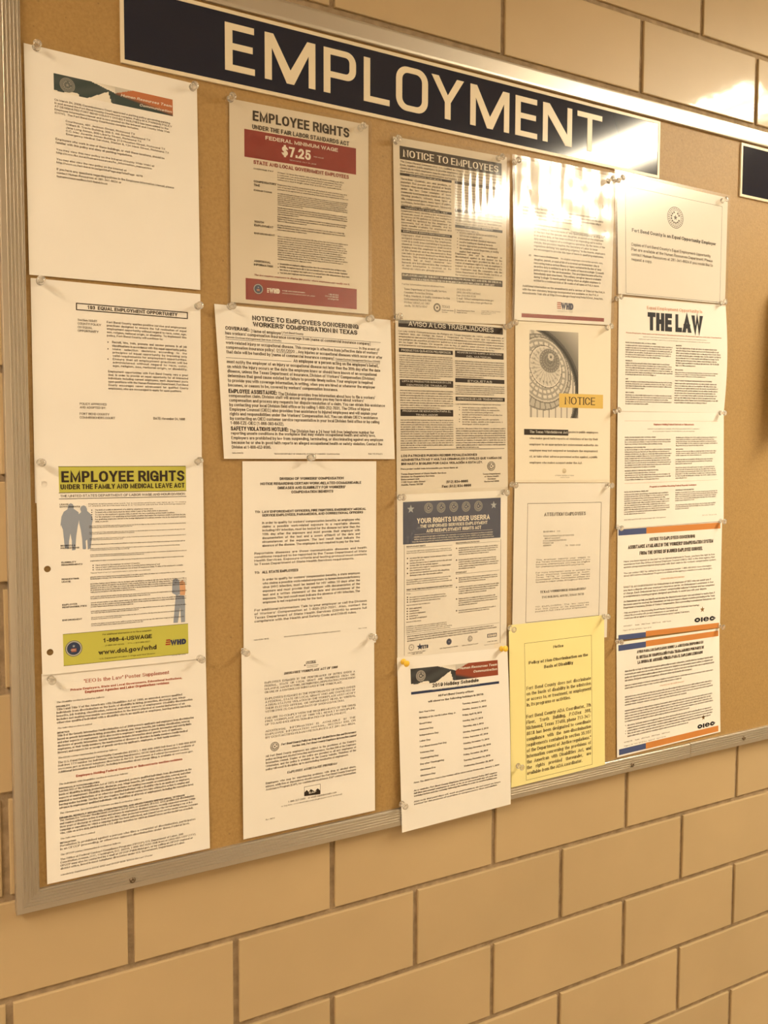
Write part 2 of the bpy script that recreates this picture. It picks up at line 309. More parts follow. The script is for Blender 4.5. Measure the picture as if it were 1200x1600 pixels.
SHEETS={'P1': {'W': 8.5, 'H': 11, 'q': [[-4.543, 47.383], [3.993, 47.17], [4.055, 36.493], [-4.53, 36.439]], 'd': (10.2, 10.2, 11.5, 11.5), 'b': (1.2, 0, 0, 0)}, 'P2': {'W': 8.5, 'H': 11, 'q': [[-4.463, 36.302], [4.072, 36.285], [4.056, 25.285], [-4.479, 25.302]], 'd': (10, 10, 10.2, 10.2), 'b': (0.5, 0, 0, 0)}, 'P3': {'W': 8.5, 'H': 11, 'q': [[-4.434, 27.49], [4.11, 27.492], [4.149, 16.576], [-4.331, 16.646]], 'd': (11, 11, 12, 12), 'b': (1.0, 0, 0, 0)}, 'P4': {'W': 8.5, 'H': 11, 'q': [[-4.358, 16.706], [4.17, 16.582], [4.293, 5.84], [-4.306, 5.84]], 'd': (10.4, 10.4, 11.2, 11.2), 'b': (0.8, 0, 0, 0)}, 'P5': {'W': 8.5, 'H': 11, 'q': [[5.769, 46.791], [14.279, 46.932], [14.287, 36.02], [5.761, 36.0]], 'd': (10.4, 10.4, 11.2, 11.2), 'b': (0.8, 0, 0, 0)}, 'P6': {'W': 11, 'H': 8.5, 'q': [[4.823, 35.828], [15.791, 35.797], [16.1, 27.482], [5.282, 27.499]], 'd': (11.2, 11.2, 12.5, 12.5), 'b': (1.5, 0, 0, 1.5)}, 'P7': {'W': 8.5, 'H': 11, 'q': [[6.377, 27.361], [14.874, 27.351], [14.867, 16.351], [6.371, 16.361]], 'd': (10.1, 10.1, 10.4, 10.4), 'b': (0.5, 0, 0, 0)}, 'P8': {'W': 8.5, 'H': 11, 'q': [[6.221, 16.908], [14.716, 16.876], [14.794, 5.928], [6.245, 5.936]], 'd': (11.6, 11.6, 12.5, 12.5), 'b': (1.2, 0, 0, 0)}, 'P9': {'W': 8.5, 'H': 11, 'q': [[15.93, 46.559], [24.35, 46.724], [24.384, 36.16], [16.157, 35.846]], 'd': (10.8, 10.8, 11.5, 11.5), 'b': (0.6, 0, 0, 0)}, 'P10': {'W': 8.5, 'H': 11, 'q': [[16.149, 36.02], [24.48, 36.072], [24.771, 25.406], [16.317, 25.233]], 'd': (10.1, 10.1, 10.4, 10.4), 'b': (0.4, 0, 0, 0)}, 'P11': {'W': 8.5, 'H': 11, 'q': [[16.305, 25.313], [24.701, 25.442], [24.774, 14.442], [16.378, 14.313]], 'd': (11.3, 11.3, 11.3, 11.3), 'b': (0.6, 0, 0, 0)}, 'P12': {'W': 8.5, 'H': 11, 'q': [[16.313, 15.26], [24.813, 14.997], [25.039, 4.424], [16.618, 4.214]], 'd': (12.6, 12.6, 19.5, 17.5), 'b': (2.0, 0, 2.5, 0)}, 'P13': {'W': 8.5, 'H': 11, 'q': [[24.953, 46.769], [33.625, 46.911], [33.496, 36.782], [25.07, 36.497]], 'd': (11.2, 11.2, 11.8, 11.8), 'b': (0.6, 0, 0, 3.5)}, 'P14': {'W': 8.5, 'H': 11, 'q': [[25.201, 36.474], [33.568, 36.708], [33.732, 25.827], [25.353, 25.944]], 'd': (10.1, 10.1, 10.4, 10.4), 'b': (0.8, 0, 0, 0)}, 'P15': {'W': 8.5, 'H': 11, 'q': [[25.285, 25.895], [33.755, 25.805], [33.707, 14.805], [25.237, 14.895]], 'd': (11.1, 11.1, 11.2, 11.2), 'b': (0.8, 0, 0, 0)}, 'P16': {'W': 8.5, 'H': 11, 'q': [[24.913, 16.487], [33.369, 16.438], [33.511, 5.643], [25.106, 5.513]], 'd': (12.4, 12.4, 18.0, 18.0), 'b': (1.0, 0, 0, 0)}, 'P17': {'W': 11, 'H': 8.5, 'q': [[33.822, 47.203], [45.107, 47.105], [45.093, 39.211], [34.149, 38.995]], 'd': (11.0, 11.0, 11.4, 11.4), 'b': (0.6, 0, 0, 0)}, 'P18': {'W': 11, 'H': 8.5, 'q': [[34.246, 38.835], [45.229, 39.149], [45.326, 31.016], [34.343, 30.85]], 'd': (10.1, 10.1, 10.5, 10.5), 'b': (0.6, 0, 6.0, 0)}, 'P19': {'W': 11, 'H': 8.5, 'q': [[34.313, 30.826], [45.288, 31.013], [45.604, 22.708], [34.428, 22.511]], 'd': (11.3, 11.3, 11.4, 11.4), 'b': (0.8, 0, 0, 0)}, 'P20': {'W': 11, 'H': 8.5, 'q': [[34.578, 22.533], [45.482, 22.66], [45.502, 14.477], [34.631, 14.608]], 'd': (10.2, 10.2, 11.6, 11.6), 'b': (0.6, 0, 0, 0)}, 'P21': {'W': 11, 'H': 8.5, 'q': [[34.689, 14.314], [45.496, 14.333], [45.913, 6.064], [34.936, 5.851]], 'd': (10.3, 10.3, 11.2, 11.2), 'b': (0.5, 0, 0, 0)}}
PINS={'P1': [[-3.988, 47.273], [3.737, 46.937]], 'P2': [[-4.043, 36.157], [3.895, 35.617]], 'P3': [[-4.2, 27.318], [3.794, 27.321]], 'P4': [[-3.93, 16.414], [3.798, 16.628]], 'P5': [[5.805, 46.749], [13.725, 46.627]], 'P6': [[5.701, 35.761], [14.24, 35.729], [10.408, 27.53]], 'P8': [[6.364, 16.714], [14.496, 16.776]], 'P9': [[16.08, 46.267], [23.646, 46.515]], 'P10': [[16.233, 36.001], [24.381, 36.0]], 'P11': [[16.466, 25.143], [24.322, 25.33]], 'P12': [[16.735, 14.985], [24.304, 14.981], [16.586, 6.067]], 'P13': [[24.906, 46.471], [32.991, 46.507]], 'P14': [[24.895, 36.221], [33.174, 36.568]], 'P15': [[25.027, 25.821], [33.479, 25.657]], 'P16': [[24.976, 16.3], [33.306, 16.338], [25.654, 6.92]], 'P17': [[33.942, 46.695], [44.424, 46.774]], 'P18': [[34.016, 38.654], [44.631, 39.247]], 'P19': [[34.0, 30.81], [44.836, 30.995]], 'P20': [[34.506, 22.642], [45.22, 22.731]], 'P21': [[34.725, 14.393], [45.397, 14.562]]}
PRINT={
'P1':[
('PIC', 1.329, 1.106, 7.185, 1.975, 'wave', 'banner'),
('SEAL', 1.961, 1.552, 0.358, 'ghost', 'seal'),
('T', 4.52, 1.391, 7.128, 1.527, 'Human Resources Team', 1, 'bi', 'f', 'W', 'banner_text', 0.72),
('T', 5.446, 1.695, 7.122, 1.82, 'Communication', 1, 'bi', 'f', 'W', 'banner_text', 0.72),
('T', 1.334, 2.327, 7.128, 3.046, ['On March 24, 2009, Commissioners Court approved a parking policy governing parking', 'in and around the Fort Bend County Courthouse complex. Policy 614, PARKING POLICY', 'AT DESIGNATED FORT BEND COUNTY OWNED FACILITIES has been added to the', 'Employee Information Manual and is now posted on the Intranet and County Wide Web', '(CWW).  The Fort Bend County Courthouse complex includes:'], 5, 's', 'l', 'K', 'body_text', 0.62),
('T', 1.836, 3.26, 6.942, 3.986, ['Courthouse, 401 Jackson Street, Richmond TX', 'William B. Travis Building, 309 S. 4th Street, Richmond TX', 'Jane Long Annex, 500 Liberty Street, Richmond TX', 'C.C. Mac Juvenile Annex Building, 213 Houston Street, Richmond TX', 'Emergency Medical Services, Station 8, 124 Mack Street, Richmond TX'], 5, 's', 'l', 'K', 'body_text', 0.62),
('T', 1.348, 4.213, 6.705, 4.491, ['Employees who work in one of these buildings, or visit these locations, should be', 'familiar with this policy and obey all parking regulations.'], 2, 's', 'l', 'K', 'body_text', 0.62),
('T', 1.359, 4.714, 6.166, 4.969, ['You may view this new policy on the Intranet (County Wide Web) at', 'http://cww.fbc.local/humanresources/hr_information_manual.htm'], 2, 's', 'l', 'K', 'body_text', 0.62),
('T', 1.366, 5.187, 5.547, 5.442, ['You may also view the new policy on the Internet at', 'http://www.co.fort-bend.tx.us/getSitePage.asp?sitePage=4079'], 2, 's', 'l', 'K', 'body_text', 0.62),
('T', 1.361, 5.663, 7.175, 6.12, ['If you have any questions regarding policies in the Employee Information Manual, please', 'contact Human Resources at 281-341-8624 or', 'humanresources@co.fort-bend.tx.us'], 3, 's', 'l', 'K', 'body_text', 0.62),
],
'P2':[
('BOX', 2.101, 1.012, 7.802, 1.379, 0.05, 'K', 'border_line'),
('T', 2.641, 1.1, 7.244, 1.28, '103  EQUAL EMPLOYMENT OPPORTUNITY', 1, 'b', 'f', 'K', 'heading', 0.72),
('T', 2.165, 1.795, 3.311, 2.442, ['Section 103.01', 'COUNTY POLICY', 'ON EQUAL', 'OPPORTUNITY'], 4, 's', 'l', 'K', 'body_text', 0.62),
('T', 3.58, 1.802, 7.724, 2.578, 'Fort Bend County applies positive service and employment practices designed to ensure the full realization of equal employment opportunity without regard to race, color, age, sex, religion, national origin, or disability. To implement this policy, Fort Bend County will continue to:', 5, 's', 'j', 'K', 'body_text', 0.62),
('T', 3.835, 2.79, 7.734, 3.083, 'Recruit, hire, train, promote and service persons in all job classifications in accordance with this equal opportunity policy.', 2, 's', 'j', 'K', 'body_text', 0.62),
('T', 3.847, 3.147, 7.74, 3.588, 'Make selection decisions according to the principles of equal opportunity by imposing only valid requirements for employment opportunities.', 3, 's', 'j', 'K', 'body_text', 0.62),
('T', 3.849, 3.652, 7.754, 4.093, 'Ensure that all employment practices will be administered without regard to race, color, age, religion, sex, national origin, or disability.', 3, 's', 'j', 'K', 'body_text', 0.62),
('B', 3.635, 2.867, 0.03, 'body_text'),
('B', 3.63, 3.206, 0.03, 'body_text'),
('B', 3.621, 3.72, 0.03, 'body_text'),
('T', 3.613, 4.289, 7.787, 5.255, 'Employment opportunities with Fort Bend County vary a great deal. In order to provide an equal opportunity for all interested individuals including current employees, each department posts open positions with the Human Resources Department. Fort Bend County encourages career advancement for qualified County employees, who are encouraged to apply for open positions.', 6, 's', 'j', 'K', 'body_text', 0.62),
('T', 2.189, 5.974, 3.524, 6.265, ['POLICY APPROVED', 'AND ADOPTED BY:'], 2, 's', 'l', 'K', 'body_text', 0.62),
('T', 2.181, 6.474, 3.943, 6.774, ['FORT BEND COUNTY', 'COMMISSIONERS COURT'], 2, 's', 'l', 'K', 'body_text', 0.62),
('T', 5.898, 6.608, 7.596, 6.741, 'DATE: November 24, 1998', 1, 's', 'f', 'K', 'body_text', 0.62),
],
'P3':[
('R', 1.074, 0.407, 7.55, 1.704, 'GREEN', 'banner', 0),
('R', 1.062, 0.378, 7.535, 0.408, 'K', 'rule_line', 1),
('R', 1.049, 1.709, 7.563, 1.739, 'K', 'rule_line', 1),
('R', 1.053, 2.014, 7.557, 2.044, 'K', 'rule_line', 1),
('T', 1.163, 0.623, 7.488, 1.191, 'EMPLOYEE RIGHTS', 1, 'b', 'f', 'K', 'heading', 0.72),
('T', 1.125, 1.292, 7.476, 1.549, 'UNDER THE FAMILY AND MEDICAL LEAVE ACT', 1, 'b', 'f', 'K', 'heading', 0.72),
('T', 1.11, 1.82, 7.488, 1.949, 'THE UNITED STATES DEPARTMENT OF LABOR WAGE AND HOUR DIVISION', 1, 's', 'f', 'K', 'heading', 0.72),
('T', 1.071, 2.273, 2.059, 2.477, ['LEAVE', 'ENTITLEMENTS'], 2, 'b', 'l', 'K', 'side_heading', 0.62),
('T', 1.056, 4.381, 1.956, 4.585, ['BENEFITS &', 'PROTECTIONS'], 2, 'b', 'l', 'K', 'side_heading', 0.62),
('T', 1.064, 5.234, 2.096, 5.446, ['ELIGIBILITY', 'REQUIREMENTS'], 2, 'b', 'l', 'K', 'side_heading', 0.62),
('POLY', [(1.104, 3.347), (1.069, 3.482), (1.141, 2.94), (1.263, 2.685), (1.439, 2.568), (1.462, 2.439), (1.517, 2.304), (1.608, 2.258), (1.709, 2.308), (1.744, 2.446), (1.741, 2.548), (1.969, 2.725), (2.012, 3.035), (1.917, 3.443), (1.833, 3.92), (1.77, 4.57), (1.774, 4.659), (1.605, 4.679), (1.606, 4.185), (1.552, 3.807), (1.477, 4.18), (1.448, 4.555), (1.414, 4.602), (1.262, 4.547), (1.225, 4.033), (1.193, 3.588)], 'GB', 'silhouette', 1),
('POLY', [(1.985, 2.828), (2.098, 2.729), (2.058, 2.556), (2.12, 2.421), (2.238, 2.383), (2.341, 2.44), (2.389, 2.579), (2.393, 2.675), (2.585, 2.859), (2.663, 3.124), (2.603, 3.398), (2.602, 3.951), (2.519, 4.604), (2.373, 4.667), (2.36, 4.148), (2.28, 4.214), (2.29, 4.594), (2.255, 4.654), (2.125, 4.635), (2.112, 4.138), (2.06, 3.654), (1.992, 3.309)], 'GB', 'silhouette', 1),
('T', 2.456, 2.285, 7.531, 2.45, 'Eligible employees who work for a covered employer can take up to 12 weeks of unpaid, job-protected leave in a 12-month period for the following reasons:', 2, 'm', 'j', 'K', 'body_text', 0.62),
('T', 2.776, 2.602, 7.511, 3.272, ['The birth of a child or placement of a child for adoption or foster care;', "To bond with a child (leave must be taken within 1 year of the child's birth or placement);", "To care for the employee's spouse, child, or parent who has a qualifying serious health condition;", "For the employee's own qualifying serious health condition that makes the employee unable to perform the job;", "For qualifying exigencies related to the foreign deployment of a military member who is the employee's spouse,", 'child, or parent.'], 6, 'm', 'l', 'K', 'body_text', 0.62),
('B', 2.623, 2.64, 0.03, 'body_text'),
('B', 2.62, 2.757, 0.03, 'body_text'),
('B', 2.617, 2.874, 0.03, 'body_text'),
('B', 2.614, 2.991, 0.03, 'body_text'),
('B', 2.611, 3.108, 0.03, 'body_text'),
('T', 2.471, 3.435, 7.496, 3.559, '@E', 2, 'm', 'j', 'K', 'body_text', 0.62),
('T', 2.462, 3.766, 7.454, 3.89, '@E', 2, 'm', 'j', 'K', 'body_text', 0.62),
('T', 2.474, 4.077, 7.485, 4.201, '@E', 2, 'm', 'j', 'K', 'body_text', 0.62),
('T', 2.479, 4.388, 7.502, 4.443, '@E', 1, 'm', 'j', 'K', 'body_text', 0.62),
('T', 2.479, 4.609, 7.147, 4.734, '@E', 2, 'm', 'j', 'K', 'body_text', 0.62),
('T', 2.484, 4.928, 7.522, 5.06, '@E', 2, 'm', 'j', 'K', 'body_text', 0.62),
('T', 2.476, 5.24, 7.488, 5.295, '@E', 1, 'm', 'j', 'K', 'body_text', 0.62),
('T', 2.735, 5.469, 7.315, 5.775, ['Have worked for the employer for at least 12 months;', 'Have at least 1,250 hours of service in the 12 months before taking leave;* and', "Work at a location where the employer has at least 50 employees within 75 miles of the employee's worksite."], 3, 'm', 'l', 'K', 'body_text', 0.62),
('B', 2.615, 5.504, 0.03, 'body_text'),
('B', 2.612, 5.622, 0.03, 'body_text'),
('B', 2.609, 5.74, 0.03, 'body_text'),
('T', 2.474, 5.871, 5.558, 5.926, '*Special "hours of service" requirements apply to airline flight crew employees.', 1, 'm', 'f', 'K', 'body_text', 0.62),
('T', 1.059, 6.097, 1.898, 6.309, ['REQUESTING', 'LEAVE'], 2, 'b', 'l', 'K', 'side_heading', 0.62),
('T', 1.048, 7.415, 2.25, 7.628, ['EMPLOYER', 'RESPONSIBILITIES'], 2, 'b', 'l', 'K', 'side_heading', 0.62),
('T', 1.032, 8.213, 2.007, 8.295, 'ENFORCEMENT', 1, 'b', 'f', 'K', 'side_heading', 0.62),
('POLY', [(6.693, 6.847), (6.735, 6.523), (6.859, 6.458), (7.005, 6.489), (7.097, 6.655), (7.115, 7.349), (6.917, 7.371), (6.686, 7.245)], 'GB', 'silhouette', 1),
('POLY', [(6.881, 7.354), (7.356, 7.425), (7.386, 7.844), (7.37, 8.87), (7.149, 8.88), (7.111, 8.042), (6.966, 8.879), (6.724, 8.873)], 'GB', 'silhouette', 1),
('POLY', [(7.097, 6.655), (7.274, 6.58), (7.404, 6.749), (7.42, 7.152), (7.379, 7.405), (7.114, 7.385)], 'PEACH', 'silhouette', 1),
('T', 2.455, 6.078, 7.415, 6.231, '@E', 2, 'm', 'j', 'K', 'body_text', 0.62),
('T', 2.446, 6.425, 7.483, 6.926, '@E', 5, 'm', 'j', 'K', 'body_text', 0.62),
('T', 2.443, 7.107, 7.487, 7.261, '@E', 2, 'm', 'j', 'K', 'body_text', 0.62),
('T', 2.448, 7.415, 7.452, 7.694, '@E', 3, 'm', 'j', 'K', 'body_text', 0.62),
('T', 2.444, 7.868, 7.445, 8.015, '@E', 2, 'm', 'j', 'K', 'body_text', 0.62),
('T', 2.449, 8.197, 7.27, 8.337, '@E', 2, 'm', 'j', 'K', 'body_text', 0.62),
('T', 2.448, 8.526, 7.302, 8.68, '@E', 2, 'm', 'j', 'K', 'body_text', 0.62),
('R', 1.043, 8.987, 7.531, 10.616, 'GREEN', 'banner', 0),
('R', 1.044, 8.97, 7.532, 8.99, 'K', 'rule_line', 1),
('R', 1.031, 10.612, 7.507, 10.632, 'K', 'rule_line', 1),
('SEAL', 1.555, 9.764, 0.417, 'labor', 'seal'),
('T', 2.995, 9.123, 5.554, 9.208, 'For additional information or to file a complaint:', 1, 's', 'f', 'K', 'banner_text', 0.62),
('T', 3.01, 9.371, 5.564, 9.59, '1-866-4-USWAGE', 1, 'b', 'f', 'K', 'banner_text', 0.72),
('T', 3.116, 9.728, 5.458, 9.799, '(1-866-487-9243)      TTY: 1-877-889-5627', 1, 's', 'f', 'K', 'banner_text', 0.62),
('T', 2.754, 9.968, 5.803, 10.215, 'www.dol.gov/whd', 1, 'b', 'f', 'K', 'banner_text', 0.72),
('T', 2.818, 10.398, 5.71, 10.469, 'U.S. Department of Labor  |  Wage and Hour Division', 1, 's', 'f', 'K', 'banner_text', 0.62),
('R', 6.311, 9.748, 6.55, 9.82, 'RED', 'flag_logo', 2),
('R', 6.294, 9.863, 6.548, 9.936, 'RED', 'flag_logo', 2),
('R', 6.278, 9.978, 6.546, 10.051, 'RED', 'flag_logo', 2),
('T', 6.528, 9.79, 7.408, 10.09, 'WHD', 1, 'x', 'f', 'NAVY', 'flag_logo', 0.72),
('T', 6.609, 10.633, 7.366, 10.684, 'WH1420  REV 04/16', 1, 's', 'f', 'K', 'body_text', 0.62),
],
'P4':[
('T', 2.018, 0.489, 6.462, 0.68, '“EEO is the Law” Poster Supplement', 1, 'r', 'f', 'DRED', 'heading', 0.72),
('T', 1.357, 0.919, 7.147, 1.034, 'Private Employers, State and Local Governments, Educational Institutions,', 1, 'b', 'f', 'DRED', 'heading', 0.72),
('T', 2.065, 1.098, 6.438, 1.232, 'Employment Agencies and Labor Organizations revisions', 1, 'b', 'f', 'DRED', 'heading', 0.72),
('T', 1.519, 5.485, 7.062, 5.61, 'Employers Holding Federal Contracts or Subcontracts section revisions', 1, 'b', 'f', 'DRED', 'heading', 0.72),
('T', 0.667, 1.5, 3.034, 1.585, 'The Disability section is revised as follows:', 1, 'ri', 'f', 'K', 'body_text', 0.62),
('T', 0.668, 2.864, 2.381, 2.94, 'The following section is added:', 1, 'ri', 'f', 'K', 'body_text', 0.62),
('T', 0.665, 4.413, 3.627, 4.499, 'The EEOC contact information is revised as follows:', 1, 'ri', 'f', 'K', 'body_text', 0.62),
('T', 0.675, 5.799, 4.138, 5.886, 'The Individuals with Disabilities section is revised as follows:', 1, 'ri', 'f', 'K', 'body_text', 0.62),
('T', 0.673, 7.334, 4.816, 7.42, 'The Vietnam Era, Special Disabled Veterans section is revised as follows:', 1, 'ri', 'f', 'K', 'body_text', 0.62),
('T', 0.666, 8.7, 2.389, 8.777, 'The following section is added:', 1, 'ri', 'f', 'K', 'body_text', 0.62),
('T', 0.655, 9.538, 3.681, 9.625, 'The OFCCP contact information is revised as follows:', 1, 'ri', 'f', 'K', 'body_text', 0.62),
('T', 0.647, 10.612, 5.326, 10.699, 'Mandatory Supplement to EEOC 9/02 and OFCCP 8/08 “EEO is the Law” Poster', 1, 'ri', 'f', 'K', 'body_text', 0.62),
('T', 0.644, 1.724, 1.319, 1.809, 'DISABILITY', 1, 'b', 'f', 'K', 'side_heading', 0.62),
('T', 0.662, 3.1, 1.259, 3.186, 'GENETICS', 1, 'b', 'f', 'K', 'side_heading', 0.62),
('T', 0.669, 6.028, 2.677, 6.114, 'INDIVIDUALS WITH DISABILITIES', 1, 'b', 'f', 'K', 'side_heading', 0.62),
('T', 0.667, 7.583, 7.148, 7.679, 'DISABLED, RECENTLY SEPARATED, OTHER PROTECTED, AND ARMED FORCES SERVICE MEDAL VETERANS', 1, 'b', 'f', 'K', 'side_heading', 0.62),
('T', 0.661, 8.921, 1.439, 9.008, 'RETALIATION', 1, 'b', 'f', 'K', 'side_heading', 0.62),
('T', 0.658, 1.858, 7.699, 2.654, 'Title I and Title V of the Americans with Disabilities Act of 1990, as amended, protect qualified individuals from discrimination on the basis of disability in hiring, promotion, discharge, pay, fringe benefits, job training, classification, referral, and other aspects of employment. Disability discrimination includes not making reasonable accommodation to the known physical or mental limitations of an otherwise qualified individual with a disability who is an applicant or employee, barring undue hardship.', 5, 'r', 'l', 'K', 'body_text', 0.62),
('T', 0.668, 3.234, 7.749, 4.223, "Title II of the Genetic Information Nondiscrimination Act of 2008 protects applicants and employees from discrimination based on genetic information in hiring, promotion, discharge, pay, fringe benefits, job training, classification, referral, and other aspects of employment. GINA also restricts employers' acquisition of genetic information and strictly limits disclosure of genetic information. Genetic information includes information about genetic tests of applicants, employees, or their family members; the manifestation of diseases or disorders in family members (family medical history); and requests for or receipt of genetic services by applicants, employees, or their family members.", 6, 'r', 'l', 'K', 'body_text', 0.62),
('T', 0.659, 4.641, 7.84, 5.252, 'The U.S. Equal Employment Opportunity Commission (EEOC), 1-800-669-4000 (toll-free) or 1-800-669-6820 (toll-free TTY number for individuals with hearing impairments). EEOC field office information is available at www.eeoc.gov or in most telephone directories in the U.S. Government or Federal Government section. Additional information about EEOC, including information about charge filing, is available at www.eeoc.gov.', 4, 'r', 'l', 'K', 'body_text', 0.62),
('T', 0.666, 6.152, 7.654, 7.15, 'Section 503 of the Rehabilitation Act of 1973, as amended, protects qualified individuals from discrimination on the basis of disability in hiring, promotion, discharge, pay, fringe benefits, job training, classification, referral, and other aspects of employment. Disability discrimination includes not making reasonable accommodation to the known physical or mental limitations of an otherwise qualified individual with a disability who is an applicant or employee, barring undue hardship. Section 503 also requires that Federal contractors take affirmative action to employ and advance in employment qualified individuals with disabilities at all levels of employment, including the executive level.', 6, 'r', 'l', 'K', 'body_text', 0.62),
('T', 0.673, 7.709, 7.875, 8.489, "The Vietnam Era Veterans' Readjustment Assistance Act of 1974, as amended, 38 U.S.C. 4212, prohibits job discrimination and requires affirmative action to employ and advance in employment disabled veterans, recently separated veterans (within three years of discharge or release from active duty), other protected veterans (veterans who served during a war or in a campaign or expedition for which a campaign badge has been authorized), and Armed Forces service medal veterans (veterans who, while on active duty, participated in a U.S. military operation for which an Armed Forces service medal was awarded).", 5, 'r', 'l', 'K', 'body_text', 0.62),
('T', 0.658, 9.056, 7.725, 9.336, 'Retaliation is prohibited against a person who files a complaint of discrimination, participates in an OFCCP proceeding, or otherwise opposes discrimination under these Federal laws.', 2, 'r', 'l', 'K', 'body_text', 0.62),
('T', 0.65, 9.779, 7.73, 10.38, 'The Office of Federal Contract Compliance Programs (OFCCP), U.S. Department of Labor, 200 Constitution Avenue, N.W., Washington, D.C. 20210, 1-800-397-6251 (toll-free) or (202) 693-1337 (TTY). OFCCP may also be contacted by e-mail at OFCCP-Public@dol.gov, or by calling an OFCCP regional or district office, listed in most telephone directories under U.S. Government, Department of Labor.', 4, 'r', 'l', 'K', 'body_text', 0.62),
],
'P5':[
('T', 1.302, 0.409, 7.262, 0.953, 'EMPLOYEE RIGHTS', 1, 'b', 'f', 'K', 'heading', 0.72),
('T', 1.278, 1.167, 7.241, 1.416, 'UNDER THE FAIR LABOR STANDARDS ACT', 1, 'b', 'f', 'K', 'heading', 0.72),
('R', 0.838, 1.481, 7.681, 2.988, 'MAR', 'banner', 0),
('T', 2.043, 1.667, 6.514, 1.871, 'FEDERAL MINIMUM WAGE', 1, 'b', 'f', 'W', 'banner_text', 0.72),
('T', 2.993, 2.052, 4.814, 2.607, '$7.25', 1, 'b', 'f', 'W', 'banner_text', 0.72),
('T', 4.964, 2.338, 5.595, 2.402, 'PER HOUR', 1, 's', 'f', 'W', 'banner_text', 0.72),
('T', 3.488, 2.746, 5.123, 2.81, 'BEGINNING JULY 24, 2009', 1, 's', 'f', 'W', 'banner_text', 0.72),
('T', 1.337, 3.093, 7.207, 3.304, 'STATE AND LOCAL GOVERNMENT EMPLOYEES', 1, 'b', 'f', 'MAR', 'heading', 0.72),
('T', 1.341, 3.522, 2.519, 3.6, 'OVERTIME PAY', 1, 'b', 'f', 'K', 'side_heading', 0.62),
('T', 1.353, 4.186, 2.685, 4.5, ['COMPENSATORY', 'TIME'], 2, 'b', 'l', 'K', 'side_heading', 0.62),
('T', 1.349, 4.689, 2.425, 4.775, 'EXEMPTIONS', 1, 'b', 'f', 'K', 'side_heading', 0.62),
('T', 1.362, 6.385, 2.5, 6.701, ['YOUTH', 'EMPLOYMENT'], 2, 'b', 'l', 'K', 'side_heading', 0.62),
('T', 1.357, 7.032, 2.582, 7.127, 'ENFORCEMENT', 1, 'b', 'f', 'K', 'side_heading', 0.62),
('T', 1.34, 8.551, 2.465, 8.868, ['ADDITIONAL', 'INFORMATION'], 2, 'b', 'l', 'K', 'side_heading', 0.62),
('T', 2.749, 3.531, 6.878, 4.007, 'At least 1.5 times the regular rate of pay for all hours worked over 40 in a workweek. Law enforcement and fire protection personnel: You may be paid overtime on the basis of a "work period" of between 7 and 28 consecutive days in length, rather than on a 40-hour workweek basis.', 4, 'm', 'l', 'K', 'body_text', 0.62),
('T', 2.744, 4.206, 7.185, 4.539, 'Employees may receive compensatory time off instead of cash overtime pay, at a rate of not less than 1.5 hours for each overtime hour worked, where provided pursuant to an agreement or understanding that meets the requirements of the Act.', 3, 'm', 'l', 'K', 'body_text', 0.62),
('T', 2.75, 4.697, 7.156, 5.373, '@E', 7, 'm', 'l', 'K', 'body_text', 0.62),
('T', 2.745, 5.477, 7.154, 5.899, '@E', 4, 'm', 'l', 'K', 'body_text', 0.62),
('T', 2.742, 5.971, 7.154, 6.29, '@E', 3, 'm', 'l', 'K', 'body_text', 0.62),
('T', 2.74, 6.433, 7.041, 6.768, '@E', 3, 'm', 'l', 'K', 'body_text', 0.62),
('T', 2.737, 7.056, 7.134, 8.391, '@E', 11, 'm', 'l', 'K', 'body_text', 0.62),
('T', 2.869, 8.562, 7.247, 9.155, '@E', 4, 'm', 'l', 'K', 'body_text', 0.62),
('B', 2.782, 8.634, 0.03, 'body_text'),
('B', 2.782, 8.827, 0.03, 'body_text'),
('B', 2.781, 9.14, 0.03, 'body_text'),
('T', 1.335, 9.321, 7.248, 9.416, 'The law requires employers to display this poster where employees can readily see it.', 1, 'bi', 'f', 'MAR', 'heading', 0.72),
('R', 0.858, 9.596, 7.722, 10.776, 'MAR', 'banner', 0),
('SEAL', 1.591, 10.139, 0.287, 'labor', 'seal'),
('R', 2.1, 10.037, 2.22, 10.093, 'W', 'flag_logo', 2),
('R', 2.1, 10.133, 2.22, 10.189, 'W', 'flag_logo', 2),
('R', 2.1, 10.229, 2.219, 10.285, 'W', 'flag_logo', 2),
('T', 2.228, 10.025, 2.865, 10.298, 'WHD', 1, 'x', 'f', 'W', 'flag_logo', 0.72),
('T', 3.003, 10.068, 4.403, 10.132, 'WAGE AND HOUR DIVISION', 1, 'b', 'f', 'W', 'banner_text', 0.62),
('T', 3.003, 10.213, 5.031, 10.277, 'UNITED STATES DEPARTMENT OF LABOR', 1, 's', 'f', 'W', 'banner_text', 0.62),
('T', 5.65, 10.012, 6.526, 10.35, ['1-866-487-9243', 'TTY: 1-877-889-5627', 'www.dol.gov/whd'], 3, 's', 'r', 'W', 'banner_text', 0.62),
],
'P6':[
('T', 2.121, 0.454, 8.8, 0.719, 'NOTICE TO EMPLOYEES CONCERNING', 1, 'b', 'f', 'K', 'heading', 0.72),
('T', 2.147, 0.803, 8.703, 1.068, "WORKERS' COMPENSATION IN TEXAS", 1, 'b', 'f', 'K', 'heading', 0.72),
('T', 0.522, 1.164, 1.922, 1.36, 'COVERAGE:', 1, 'b', 'f', 'K', 'side_heading', 0.72),
('T', 1.998, 1.222, 3.906, 1.411, '[Name of employer]', 1, 's', 'f', 'K', 'body_text', 0.62),
('T', 3.959, 1.211, 5.192, 1.327, 'Fort Bend County', 1, 'm', 'f', 'K', 'body_text', 0.62),
('R', 3.945, 1.405, 10.265, 1.425, 'K', 'rule_line', 1),
